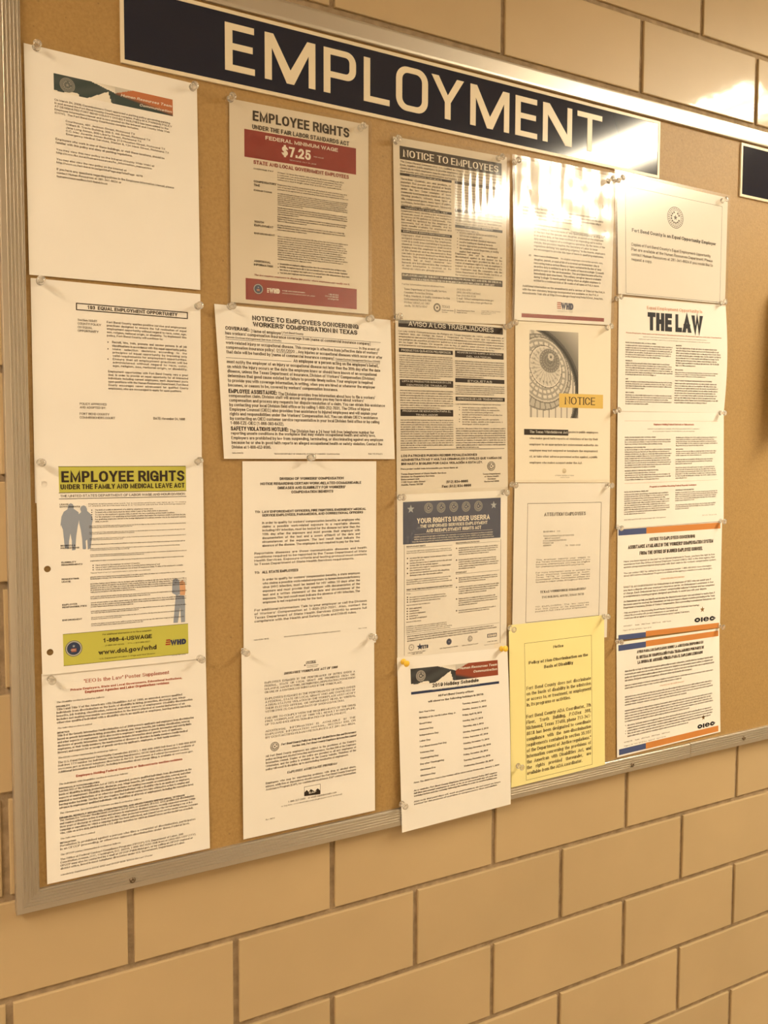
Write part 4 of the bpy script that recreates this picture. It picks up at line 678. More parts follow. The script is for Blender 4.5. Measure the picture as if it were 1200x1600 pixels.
('T', 0.634, 8.178, 4.068, 8.613, 'In addition, an employer may not retaliate against anyone assisting in the enforcement of USERRA rights, including testifying or making a statement in connection with a proceeding under USERRA, even if that person has no service connection.', 4, 'm', 'l', 'K', 'body_text', 0.62),
('T', 4.573, 3.517, 7.828, 4.004, '@E', 4, 'm', 'l', 'K', 'body_text', 0.62),
('B', 4.416, 3.564, 0.045, 'body_text'),
('T', 4.574, 4.269, 7.834, 4.916, '@E', 5, 'm', 'l', 'K', 'body_text', 0.62),
('B', 4.417, 4.316, 0.045, 'body_text'),
('T', 4.578, 5.434, 7.824, 5.765, '@E', 3, 'm', 'l', 'K', 'body_text', 0.62),
('B', 4.42, 5.479, 0.045, 'body_text'),
('T', 4.58, 6.017, 7.847, 6.515, '@E', 4, 'm', 'l', 'K', 'body_text', 0.62),
('B', 4.423, 6.062, 0.045, 'body_text'),
('T', 4.583, 6.775, 7.713, 7.267, '@E', 4, 'm', 'l', 'K', 'body_text', 0.62),
('B', 4.426, 6.819, 0.045, 'body_text'),
('T', 4.588, 7.535, 7.673, 7.738, '@E', 2, 'm', 'l', 'K', 'body_text', 0.62),
('B', 4.43, 7.577, 0.045, 'body_text'),
('R', 0.658, 8.699, 7.869, 8.714, 'K', 'rule_line', 1),
('T', 0.699, 8.782, 7.684, 9.154, '@E', 3, 'm', 'l', 'K', 'body_text', 0.62),
('SEAL', 1.019, 9.543, 0.205, 'grey', 'seal'),
('STAR', 1.641, 9.575, 0.241, 'NAVY2', 'seal', 1),
('T', 1.666, 9.492, 2.27, 9.719, 'VETS', 1, 'x', 'f', 'NAVY2', 'heading', 0.72),
('T', 0.756, 9.836, 2.069, 10.005, ['U.S. Department of Labor', '1-866-487-2365'], 2, 'b', 'c', 'K', 'body_text', 0.62),
('SEAL', 3.86, 9.512, 0.203, 'navy', 'seal'),
('T', 3.146, 9.832, 4.56, 9.904, 'U.S. Department of Justice', 1, 'b', 'f', 'K', 'body_text', 0.62),
('SEAL', 5.514, 9.506, 0.191, 'military', 'seal'),
('T', 4.86, 9.854, 6.155, 9.92, 'Office of Special Counsel', 1, 'b', 'f', 'K', 'body_text', 0.62),
('R', 6.905, 9.361, 7.689, 9.606, 'NAVY2', 'seal', 0),
('T', 6.952, 9.403, 7.652, 9.567, 'ESGR', 1, 'x', 'f', 'W', 'banner_text', 0.72),
('T', 6.882, 9.84, 7.711, 9.907, '1-800-336-4590', 1, 'b', 'f', 'K', 'body_text', 0.62),
('T', 6.638, 10.034, 7.862, 10.086, 'Publication Date: April 2017', 1, 's', 'f', 'K', 'body_text', 0.62),
],
'P12':[
('PIC', 0.942, 0.777, 7.655, 1.812, 'wave2', 'banner'),
('SEAL', 1.676, 1.277, 0.349, 'ghost2', 'seal'),
('T', 4.587, 0.98, 7.577, 1.145, 'Human Resources Team', 1, 'bi', 'f', 'W', 'banner_text', 0.72),
('T', 5.653, 1.293, 7.563, 1.453, 'Communication', 1, 'bi', 'f', 'W', 'banner_text', 0.72),
('T', 2.487, 1.854, 6.075, 2.093, '2019 Holiday Schedule', 1, 'b', 'f', 'K', 'heading', 0.72),
('R', 0.933, 2.235, 7.708, 2.402, 'NAVY2', 'banner', 0),
('T', 2.438, 2.204, 6.127, 2.281, 'Adopted by Commissioners Court on August 28, 2018', 1, 'i', 'f', 'W', 'banner_text', 0.62),
('T', 2.888, 2.6, 5.642, 2.74, 'All Fort Bend County offices', 1, 'b', 'f', 'K', 'heading', 0.72),
('T', 2.135, 2.902, 6.415, 3.033, 'will observe the following holidays in 2019:', 1, 'b', 'f', 'K', 'heading', 0.72),
('T', 1.453, 3.512, 2.611, 3.619, "New Year's Day", 1, 'b', 'f', 'K', 'body_text', 0.62),
('T', 4.707, 3.37, 6.589, 3.481, 'Tuesday, January 1, 2019', 1, 'b', 'f', 'K', 'body_text', 0.62),
('T', 1.449, 3.88, 4.205, 3.987, 'Birthday of Dr. Martin Luther King, Jr.', 1, 'b', 'f', 'K', 'body_text', 0.62),
('T', 4.705, 3.745, 6.624, 3.857, 'Monday, January 21, 2019', 1, 'b', 'f', 'K', 'body_text', 0.62),
('T', 1.445, 4.248, 2.362, 4.355, 'Good Friday', 1, 'b', 'f', 'K', 'body_text', 0.62),
('T', 4.704, 4.121, 6.224, 4.233, 'Friday, April 19, 2019', 1, 'b', 'f', 'K', 'body_text', 0.62),
('T', 1.442, 4.617, 2.474, 4.724, 'Memorial Day', 1, 'b', 'f', 'K', 'body_text', 0.62),
('T', 4.703, 4.497, 6.308, 4.609, 'Monday, May 27, 2019', 1, 'b', 'f', 'K', 'body_text', 0.62),
('T', 1.438, 4.986, 2.847, 5.093, 'Independence Day', 1, 'b', 'f', 'K', 'body_text', 0.62),
('T', 4.703, 4.875, 6.344, 4.987, 'Thursday, July 4, 2019', 1, 'b', 'f', 'K', 'body_text', 0.62),
('T', 1.435, 5.356, 2.237, 5.463, 'Labor Day', 1, 'b', 'f', 'K', 'body_text', 0.62),
('T', 4.703, 5.252, 6.72, 5.364, 'Monday, September 2, 2019', 1, 'b', 'f', 'K', 'body_text', 0.62),
('T', 1.433, 5.726, 3.439, 5.833, 'Fort Bend County Fair Day', 1, 'b', 'f', 'K', 'body_text', 0.62),
('T', 4.705, 5.631, 6.681, 5.743, 'Friday, September 27, 2019', 1, 'b', 'f', 'K', 'body_text', 0.62),
('T', 1.43, 6.096, 2.473, 6.204, 'Veterans Day', 1, 'b', 'f', 'K', 'body_text', 0.62),
('T', 4.707, 6.01, 6.769, 6.122, 'Monday, November 11, 2019', 1, 'b', 'f', 'K', 'body_text', 0.62),
('T', 1.428, 6.467, 2.804, 6.575, 'Thanksgiving Day', 1, 'b', 'f', 'K', 'body_text', 0.62),
('T', 4.71, 6.39, 6.887, 6.503, 'Thursday, November 28, 2019', 1, 'b', 'f', 'K', 'body_text', 0.62),
('T', 1.426, 6.839, 3.201, 6.947, 'Day after Thanksgiving', 1, 'b', 'f', 'K', 'body_text', 0.62),
('T', 4.713, 6.771, 6.655, 6.883, 'Friday, November 29, 2019', 1, 'b', 'f', 'K', 'body_text', 0.62),
('T', 1.424, 7.21, 2.56, 7.319, 'Christmas Eve', 1, 'b', 'f', 'K', 'body_text', 0.62),
('T', 4.718, 7.152, 6.824, 7.265, 'Tuesday, December 24, 2019', 1, 'b', 'f', 'K', 'body_text', 0.62),
('T', 1.423, 7.583, 2.551, 7.691, 'Christmas Day', 1, 'b', 'f', 'K', 'body_text', 0.62),
('T', 4.723, 7.534, 7.062, 7.648, 'Wednesday, December 25, 2019', 1, 'b', 'f', 'K', 'body_text', 0.62),
('T', 0.922, 7.947, 7.548, 8.047, "Note: The 2020 New Year's Day Holiday will be observed on Wednesday, January 1, 2020", 1, 'bi', 'f', 'K', 'body_text', 0.72),
('T', 0.908, 8.452, 7.365, 8.906, 'As a reminder, Fort Bend County Employee Information Manual Policy 507 requires full-time non-exempt employees to work, or be on an excused paid day off, both the workday before and the workday following the holiday in order to receive holiday pay.', 3, 'bi', 'j', 'K', 'body_text', 0.62),
('T', 0.888, 9.157, 7.635, 9.427, 'Also note that paid days off, such as paid holidays, do not count as hours worked for the purpose of overtime or compensatory time calculation.', 2, 'bi', 'j', 'K', 'body_text', 0.62),
],
'P13':[
('T', 0.586, 3.147, 7.695, 3.971, '@E', 4, 's', 'l', 'K', 'body_text', 0.62),
('T', 1.061, 4.312, 1.278, 4.423, '(1)', 1, 'b', 'f', 'K', 'heading', 0.72),
('T', 1.513, 4.273, 4.558, 4.392, 'New Qualifying Reason for Leave.', 1, 'b', 'f', 'K', 'heading', 0.72),
('T', 4.664, 4.417, 7.783, 4.532, 'Eligible employees are entitled to up', 1, 's', 'f', 'K', 'body_text', 0.62),
('T', 1.513, 4.511, 7.786, 6.094, 'to 12 weeks of leave because of "any qualifying exigency" arising out of the fact that the spouse, son, daughter, or parent of the employee is on active duty, or has been notified of an impending call to active duty status, in support of a contingency operation. By the terms of the statute, this provision requires the Secretary of Labor to issue regulations defining "any qualifying exigency." In the interim, employers are encouraged to provide this type of leave to qualifying employees.', 7, 's', 'l', 'K', 'body_text', 0.62),
('T', 1.073, 6.419, 1.292, 6.53, '(2)', 1, 'b', 'f', 'K', 'heading', 0.72),
('T', 1.528, 6.405, 3.636, 6.524, 'New Leave Entitlement.', 1, 'b', 'f', 'K', 'heading', 0.72),
('T', 3.805, 6.418, 7.596, 6.532, 'An eligible employee who is the spouse, son,', 1, 's', 'f', 'K', 'body_text', 0.62),
('T', 1.532, 6.65, 7.723, 8.252, 'daughter, parent, or next of kin of a covered servicemember who is recovering from a serious illness or injury sustained in the line of duty on active duty is entitled to up to 26 weeks of leave in a single 12-month period to care for the servicemember. This provision became effective immediately upon enactment. This military caregiver leave is available during "a single 12-month period" during which an eligible employee is entitled to a combined total of 26 weeks of all types of FMLA leave.', 7, 's', 'l', 'K', 'body_text', 0.62),
('T', 0.597, 8.536, 7.845, 9.171, 'Additional information on the amendments and a version of Title I of the FMLA with the new statutory language incorporated are available on the FMLA amendments Web site at http://www.dol.gov/esa/whd/fmla/NDAA_fmla.htm.', 3, 's', 'l', 'K', 'body_text', 0.62),
('R', 3.589, 9.566, 3.938, 9.635, 'DRED', 'flag_logo', 2),
('R', 3.592, 9.696, 3.941, 9.765, 'DRED', 'flag_logo', 2),
('R', 3.596, 9.826, 3.945, 9.895, 'DRED', 'flag_logo', 2),
('R', 3.599, 9.956, 3.949, 10.025, 'DRED', 'flag_logo', 2),
('T', 3.919, 9.585, 5.026, 10.061, 'WHD', 1, 'x', 'f', 'NAVY', 'flag_logo', 0.72),
('T', 3.634, 10.176, 4.985, 10.222, 'U.S. Wage and Hour Division', 1, 's', 'f', 'K', 'body_text', 0.62),
('R', 0.591, 10.504, 7.849, 10.779, 'MAR', 'banner', 0),
],
'P14':[
('PIC', 1.193, 0.563, 5.48, 6.504, 'dome', 'photograph'),
('R', 3.754, 4.806, 7.791, 5.78, 'GOLD', 'banner', 3),
('T', 4.222, 5.026, 7.081, 5.552, 'NOTICE', 1, 'r', 'f', 'K', 'banner_text', 0.72),
('R', 0.744, 7.317, 4.59, 7.724, 'K', 'banner', 0),
('T', 1.198, 7.41, 4.52, 7.586, 'The Texas Whistleblower Act', 1, 'r', 'f', 'W', 'banner_text', 0.72),
('T', 4.62, 7.378, 7.357, 7.534, 'protects public employees', 1, 'r', 'f', 'K', 'body_text', 0.62),
('T', 1.19, 7.863, 7.341, 8.009, 'who make good faith reports of violations of law by their', 1, 'r', 'f', 'K', 'body_text', 0.62),
('T', 1.192, 8.283, 7.346, 8.429, 'employer to an appropriate law enforcement authority. An', 1, 'r', 'f', 'K', 'body_text', 0.62),
('T', 1.193, 8.702, 7.329, 8.849, 'employer may not suspend or terminate the employment', 1, 'r', 'f', 'K', 'body_text', 0.62),
('T', 1.195, 9.123, 7.323, 9.269, 'of, or take other adverse personnel action against, a public', 1, 'r', 'f', 'K', 'body_text', 0.62),
('T', 1.197, 9.543, 5.894, 9.69, 'employee who makes a report under the Act.', 1, 'r', 'f', 'K', 'body_text', 0.62),
('SEAL', 4.25, 10.186, 0.172, 'tan', 'seal'),
('T', 3.424, 10.471, 5.136, 10.541, 'ATTORNEY GENERAL OF TEXAS', 1, 'r', 'f', 'K', 'body_text', 0.62),
('T', 3.894, 10.611, 4.73, 10.673, 'AUSTIN, TEXAS', 1, 'r', 'f', 'K', 'body_text', 0.62),
],
'P15':[
('BOX', 1.106, 1.344, 7.7, 9.38, 0.03, 'K', 'border_line'),
('T', 2.527, 1.991, 6.255, 2.224, 'ATTENTION EMPLOYEES', 1, 'rb', 'f', 'K', 'heading', 0.72),
('T', 2.466, 3.228, 3.952, 3.325, '99-991889-0    110', 1, 's', 'f', 'K', 'body_text', 0.62),
('T', 2.472, 3.533, 5.207, 4.261, ['TEXAS ASSOCIATION OF COUNTIES', '   GROUP ACCOUNT', 'C O A ADMINISTRATOR INC', 'PO BOX 120', 'ADDISON'], 5, 's', 'l', 'K', 'body_text', 0.62),
('T', 4.426, 4.235, 5.803, 4.334, 'TX   75001-0120', 1, 's', 'f', 'K', 'body_text', 0.62),
('T', 1.887, 5.114, 6.734, 5.685, 'This employer reports your wages to the Texas Workforce Commission. If you become unemployed, you may be eligible for unemployment benefit payments.', 4, 's', 'j', 'K', 'body_text', 0.62),
('T', 1.882, 5.99, 6.759, 6.719, 'For more information write or contact the Texas Workforce Commission at Austin, Texas 78778, or contact your nearest Commission office. Commission offices are located in major cities throughout the state.', 5, 's', 'j', 'K', 'body_text', 0.62),
('T', 2.283, 7.284, 6.393, 7.441, 'TEXAS WORKFORCE COMMISSION', 1, 'rb', 'f', 'K', 'heading', 0.72),
('T', 2.442, 7.667, 6.226, 7.805, 'TWC BUILDING, AUSTIN, TEXAS 78778', 1, 'r', 'f', 'K', 'heading', 0.72),
('T', 1.896, 8.311, 6.721, 8.716, 'TO EMPLOYERS: The law requires that this notice or its equivalent be posted in full view of your employees.', 3, 's', 'j', 'K', 'body_text', 0.62),
],
'P16':[
('BOX', 1.284, 1.34, 7.28, 10.749, 0.02, 'K', 'border_line'),
('T', 3.751, 1.722, 4.685, 1.915, 'Notice', 1, 'rb', 'f', 'K', 'heading', 0.72),
('T', 1.614, 2.6, 6.936, 2.806, 'Policy of Non-Discrimination on the', 1, 'rb', 'f', 'K', 'heading', 0.72),
('T', 2.928, 3.01, 5.548, 3.227, 'Basis of Disability', 1, 'rb', 'f', 'K', 'heading', 0.72),
('T', 1.385, 4.302, 7.19, 5.669, ['Fort Bend County does not discriminate', 'on the basis of disability in the admission', 'or access to, or treatment, or employment', 'in, its programs or activities.'], 4, 'r', 'j', 'K', 'body_text', 0.62),
('T', 1.353, 6.238, 7.172, 10.384, ['Fort Bend County ADA Coordinator, 7th', 'Floor, Travis Building, P.O.Box 368,', 'Richmond, Texas 77469, phone 713-341-', '8618 has been designated to coordinate', 'compliance with the non-discrimination', 'requirements contained in section 35.107', 'of the Department of Justice regulations.*', 'Information concerning the provisions of', 'the American with Disabilities Act, and', 'the rights provided thereunder, are', 'available from the ADA coordinator.'], 11, 'r', 'j', 'K', 'body_text', 0.62),
],
'P17':[
('BOX', 0.732, 0.773, 10.418, 8.417, 0.025, 'K', 'border_line'),
('SEAL', 5.563, 2.365, 0.808, 'county', 'seal'),
('T', 1.316, 3.695, 9.83, 3.954, 'Fort Bend County is an Equal Opportunity Employer', 1, 'b', 'f', 'K', 'heading', 0.72),
('T', 1.258, 4.729, 9.538, 6.019, ["Copies of Fort Bend County's Equal Employment Opportunity", 'Plan are available at the Human Resources Department. Please', 'contact Human Resources at 281-341-8624 if you would like to', 'request a copy.'], 4, 's', 'l', 'K', 'body_text', 0.62),
],
'P18':[
('T', 2.712, 0.545, 8.425, 0.785, 'Equal Employment Opportunity is', 1, 'r', 'f', 'SALM', 'heading', 0.72),
('T', 2.736, 0.999, 8.435, 2.357, 'THE LAW', 1, 'x', 'f', 'INK', 'heading', 0.72),
('T', 0.717, 2.586, 10.379, 2.673, 'Private Employers, State and Local Governments, Educational Institutions, Employment Agencies and Labor Organizations', 1, 'b', 'f', 'DRED', 'heading', 0.72),
('T', 2.336, 2.83, 8.829, 2.894, 'Applicants to and employees of most private employers, state and local governments, educational institutions,', 1, 'r', 'f', 'K', 'body_text', 0.62),
('T', 1.944, 3.015, 9.196, 3.079, 'employment agencies and labor organizations are protected under Federal law from discrimination on the following bases:', 1, 'r', 'f', 'K', 'body_text', 0.62),
('T', 0.675, 3.316, 3.655, 3.403, 'RACE, COLOR, RELIGION, SEX, NATIONAL ORIGIN', 1, 'b', 'f', 'K', 'side_heading', 0.72),
('T', 0.693, 4.662, 1.357, 4.749, 'DISABILITY', 1, 'b', 'f', 'K', 'side_heading', 0.72),
('T', 0.711, 6.019, 0.967, 6.107, 'AGE', 1, 'b', 'f', 'K', 'side_heading', 0.72),
('T', 0.726, 7.03, 1.55, 7.118, 'SEX (WAGES)', 1, 'b', 'f', 'K', 'side_heading', 0.72),
('T', 5.64, 3.353, 6.238, 3.443, 'GENETICS', 1, 'b', 'f', 'K', 'side_heading', 0.72),
('T', 5.599, 5.215, 6.417, 5.305, 'RETALIATION', 1, 'b', 'f', 'K', 'side_heading', 0.72),
('T', 5.601, 6.04, 9.474, 6.13, 'WHAT TO DO IF YOU BELIEVE DISCRIMINATION HAS OCCURRED', 1, 'b', 'f', 'K', 'side_heading', 0.72),
('T', 0.678, 3.505, 5.392, 4.456, '@E', 6, 'r', 'l', 'K', 'body_text', 0.62),
('T', 0.695, 4.828, 5.416, 5.781, '@E', 6, 'r', 'l', 'K', 'body_text', 0.62),
('T', 0.714, 6.202, 5.432, 6.799, '@E', 4, 'r', 'l', 'K', 'body_text', 0.62),
('T', 0.728, 7.214, 5.391, 7.972, '@E', 5, 'r', 'l', 'K', 'body_text', 0.62),
('T', 5.642, 3.525, 10.333, 4.969, '@E', 8, 'r', 'l', 'K', 'body_text', 0.62),
('T', 5.604, 5.403, 10.087, 5.787, '@E', 3, 'r', 'l', 'K', 'body_text', 0.62),
('T', 5.596, 6.229, 10.221, 7.819, '@E', 9, 'r', 'l', 'K', 'body_text', 0.62),
],
'P19':[
('R', 0.671, 0.657, 10.332, 0.669, 'SALM', 'rule_line', 1),
('R', 0.699, 5.211, 10.338, 5.223, 'SALM', 'rule_line', 1),
('T', 3.532, 0.849, 7.706, 0.982, 'Employers Holding Federal Contracts or Subcontracts', 1, 'b', 'f', 'DRED', 'heading', 0.72),
('T', 3.154, 5.469, 7.975, 5.588, 'Programs or Activities Receiving Federal Financial Assistance', 1, 'b', 'f', 'DRED', 'heading', 0.72),
('T', 2.893, 1.21, 8.313, 1.281, 'Applicants to and employees of companies with a Federal government contract or subcontract', 1, 'r', 'f', 'K', 'body_text', 0.62),
('T', 3.425, 1.392, 7.783, 1.462, 'are protected under Federal law from discrimination on the following bases:', 1, 'r', 'f', 'K', 'body_text', 0.62),
('T', 0.703, 1.818, 3.736, 1.903, 'RACE, COLOR, RELIGION, SEX, NATIONAL ORIGIN', 1, 'b', 'f', 'K', 'side_heading', 0.72),
('T', 0.71, 2.552, 2.739, 2.637, 'INDIVIDUALS WITH DISABILITIES', 1, 'b', 'f', 'K', 'side_heading', 0.72),
('T', 0.728, 4.255, 4.013, 4.34, 'DISABLED, RECENTLY SEPARATED, OTHER PROTECTED,', 1, 'b', 'f', 'K', 'side_heading', 0.72),
('T', 0.73, 4.426, 3.705, 4.511, 'AND ARMED FORCES SERVICE MEDAL VETERANS', 1, 'b', 'f', 'K', 'side_heading', 0.72),
('T', 5.784, 2.744, 6.543, 2.832, 'RETALIATION', 1, 'b', 'f', 'K', 'side_heading', 0.72),
('T', 0.696, 5.792, 3.032, 5.878, 'RACE, COLOR, NATIONAL ORIGIN, SEX', 1, 'b', 'f', 'K', 'side_heading', 0.72),
('T', 5.772, 5.831, 7.715, 5.92, 'INDIVIDUALS WITH DISABILITIES', 1, 'b', 'f', 'K', 'side_heading', 0.72),
('T', 0.704, 1.988, 5.31, 2.397, '@E', 3, 'r', 'l', 'K', 'body_text', 0.62),
('T', 0.712, 2.706, 5.364, 4.084, '@E', 9, 'r', 'l', 'K', 'body_text', 0.62),
('T', 0.732, 4.566, 5.351, 4.993, '@E', 3, 'r', 'l', 'K', 'body_text', 0.62),
('T', 5.786, 1.845, 10.272, 2.551, '@E', 5, 'r', 'l', 'K', 'body_text', 0.62),
('T', 5.784, 2.896, 10.309, 3.29, '@E', 3, 'r', 'l', 'K', 'body_text', 0.62),
('T', 5.763, 3.507, 9.976, 3.918, '@E', 3, 'r', 'l', 'K', 'body_text', 0.62),
('T', 5.755, 4.119, 10.299, 5.006, '@E', 6, 'r', 'l', 'K', 'body_text', 0.62),
('T', 0.698, 5.964, 5.203, 7.5, '@E', 10, 'r', 'l', 'K', 'body_text', 0.62),
('T', 5.753, 6.009, 10.34, 6.705, '@E', 5, 'r', 'l', 'K', 'body_text', 0.62),
('T', 5.767, 6.949, 10.108, 7.339, '@E', 3, 'r', 'l', 'K', 'body_text', 0.62),
('T', 0.703, 7.836, 4.799, 7.914, 'EEOC 9/02 and OFCCP 8/08 Versions Useable With 11/09 Supplement', 1, 'ri', 'f', 'K', 'body_text', 0.62),
('T', 8.634, 7.898, 10.207, 7.965, 'EEOC-P/E-1 (Revised 11/09)', 1, 'ri', 'f', 'K', 'body_text', 0.62),
],
'P20':[
('R', 0.084, 0.078, 2.858, 0.544, 'BLUE', 'banner', 0),
('R', 2.858, 0.059, 10.822, 0.54, 'OR', 'banner', 0),
('T', 3.17, 0.864, 7.98, 1.129, 'NOTICE TO EMPLOYEES CONCERNING', 1, 'b', 'f', 'K', 'heading', 0.72),
('T', 1.028, 1.353, 10.008, 1.633, "ASSISTANCE AVAILABLE IN THE WORKERS' COMPENSATION SYSTEM", 1, 'b', 'f', 'K', 'heading', 0.72),
('T', 2.179, 1.876, 8.847, 2.157, 'FROM THE OFFICE OF INJURED EMPLOYEE COUNSEL', 1, 'b', 'f', 'K', 'heading', 0.72),
('T', 0.624, 2.506, 10.402, 3.082, "Have you been injured on the job? As an injured employee in Texas, you have the right to free assistance from the Office of Injured Employee Counsel (OIEC). OIEC is the state agency that assists unrepresented injured employees with their claim in the workers' compensation system.", 3, 's', 'l', 'K', 'body_text', 0.62),
('T', 0.635, 3.413, 9.976, 3.743, "You can contact OIEC by calling its toll-free telephone number: 1-866-393-6432. More information about OIEC and its Ombudsman Program is available at the agency's website (www.oiec.texas.gov).", 2, 's', 'l', 'K', 'body_text', 0.62),
('T', 4.353, 4.117, 6.877, 4.226, 'OMBUDSMAN PROGRAM', 1, 's', 'f', 'OR', 'heading', 0.72),
('T', 0.628, 4.486, 10.248, 5.354, "WHAT IS AN OMBUDSMAN? An Ombudsman is an employee of OIEC who can assist you if you have a dispute with your employer's insurance carrier. An Ombudsman's assistance is free of charge. Each Ombudsman has a workers' compensation adjuster's license and has completed a comprehensive training program designed specifically to assist you with your dispute.", 4, 's', 'l', 'K', 'body_text', 0.62),
('T', 0.644, 5.604, 10.39, 6.225, "An Ombudsman can help you identify and develop the disputed issues in your case and attempt to resolve them. If the issues cannot be resolved, the Ombudsman can help you request a dispute resolution proceeding at the Texas Department of Insurance, Division of Workers' Compensation. Once a proceeding is scheduled an Ombudsman can:", 3, 's', 'l', 'K', 'body_text', 0.62),
('T', 0.635, 6.481, 8.582, 7.046, ['• Help you prepare for the proceeding (Benefit Review Conference and/or Contested Case Hearing);', '• Attend the proceeding with you and communicate on your behalf; and', "• Assist you with an appeal or a response to an insurance carrier's appeal, if necessary."], 3, 's', 'l', 'K', 'body_text', 0.62),
('T', 0.672, 7.547, 5.536, 7.631, 'CONNECT      texas    OIECTexas    OIECTexas    OIECTexas', 1, 's', 'f', 'K', 'body_text', 0.62),
('T', 0.624, 7.876, 3.478, 7.959, 'Figure 28 TAC §276.5(c)  April 2018', 1, 's', 'f', 'K', 'body_text', 0.62),
('STAR', 8.954, 6.95, 0.259, 'BRN', 'star', 2),
('T', 8.019, 7.425, 10.357, 7.94, 'oıec', 1, 'x', 'f', 'INK', 'logo', 0.72),
('R', 0.177, 8.242, 2.938, 8.649, 'BLUE', 'banner', 0),
('R', 2.937, 8.174, 10.868, 8.595, 'OR', 'banner', 0),
],
'P21':[
('R', 0.18, 0.222, 2.961, 0.653, 'BLUE', 'banner', 0),
('R', 2.962, 0.178, 10.886, 0.62, 'OR', 'banner', 0),
('T', 2.025, 0.807, 9.144, 1.022, 'AVISO PARA LOS EMPLEADOS SOBRE LA ASISTENCIA DISPONIBLE EN', 1, 'b', 'f', 'K', 'heading', 0.72),
('T', 1.966, 1.207, 9.221, 1.438, 'EL SISTEMA DE COMPENSACIÓN PARA TRABAJADORES POR PARTE DE', 1, 'b', 'f', 'K', 'heading', 0.72),
('T', 2.091, 1.588, 9.058, 1.82, 'LA OFICINA DE ASESORÍA PÚBLICA PARA EL EMPLEADO LESIONADO', 1, 'b', 'f', 'K', 'heading', 0.72),
('T', 0.799, 2.141, 10.337, 2.971, '@S', 4, 's', 'l', 'K', 'body_text', 0.62),
('T', 0.791, 3.208, 10.283, 3.525, '@S', 2, 's', 'l', 'K', 'body_text', 0.62),
('T', 0.784, 4.056, 10.209, 4.771, '@S', 4, 's', 'l', 'K', 'body_text', 0.62),
('T', 0.777, 5.088, 10.193, 6.004, '@S', 5, 's', 'l', 'K', 'body_text', 0.62),
('T', 1.034, 6.206, 10.177, 7.151, '@S', 5, 's', 'l', 'K', 'body_text', 0.62),
('T', 4.353, 3.728, 6.947, 3.81, 'PROGRAMA DE OMBUDSMAN', 1, 's', 'f', 'OR', 'heading', 0.72),
('B', 0.854, 6.256, 0.03, 'body_text'),
('B', 0.851, 6.679, 0.03, 'body_text'),
('B', 0.85, 6.871, 0.03, 'body_text'),
('T', 0.688, 7.459, 5.397, 7.539, 'CONECTE      texas    OIECTexas    OIECTexas    OIECTexas', 1, 's', 'f', 'K', 'body_text', 0.62),
('T', 0.686, 7.739, 4.944, 7.819, 'Figure 28 TAC §276.5(c)  Spanish  April 2018', 1, 's', 'f', 'K', 'body_text', 0.62),
('STAR', 9.078, 6.988, 0.225, 'BRN', 'star', 2),
('T', 8.334, 7.338, 10.309, 7.811, 'oıec', 1, 'x', 'f', 'INK', 'logo', 0.72),
('R', 0.19, 7.936, 2.89, 8.375, 'BLUE', 'banner', 0),
('R', 2.89, 7.923, 10.765, 8.399, 'OR', 'banner', 0),
],
}

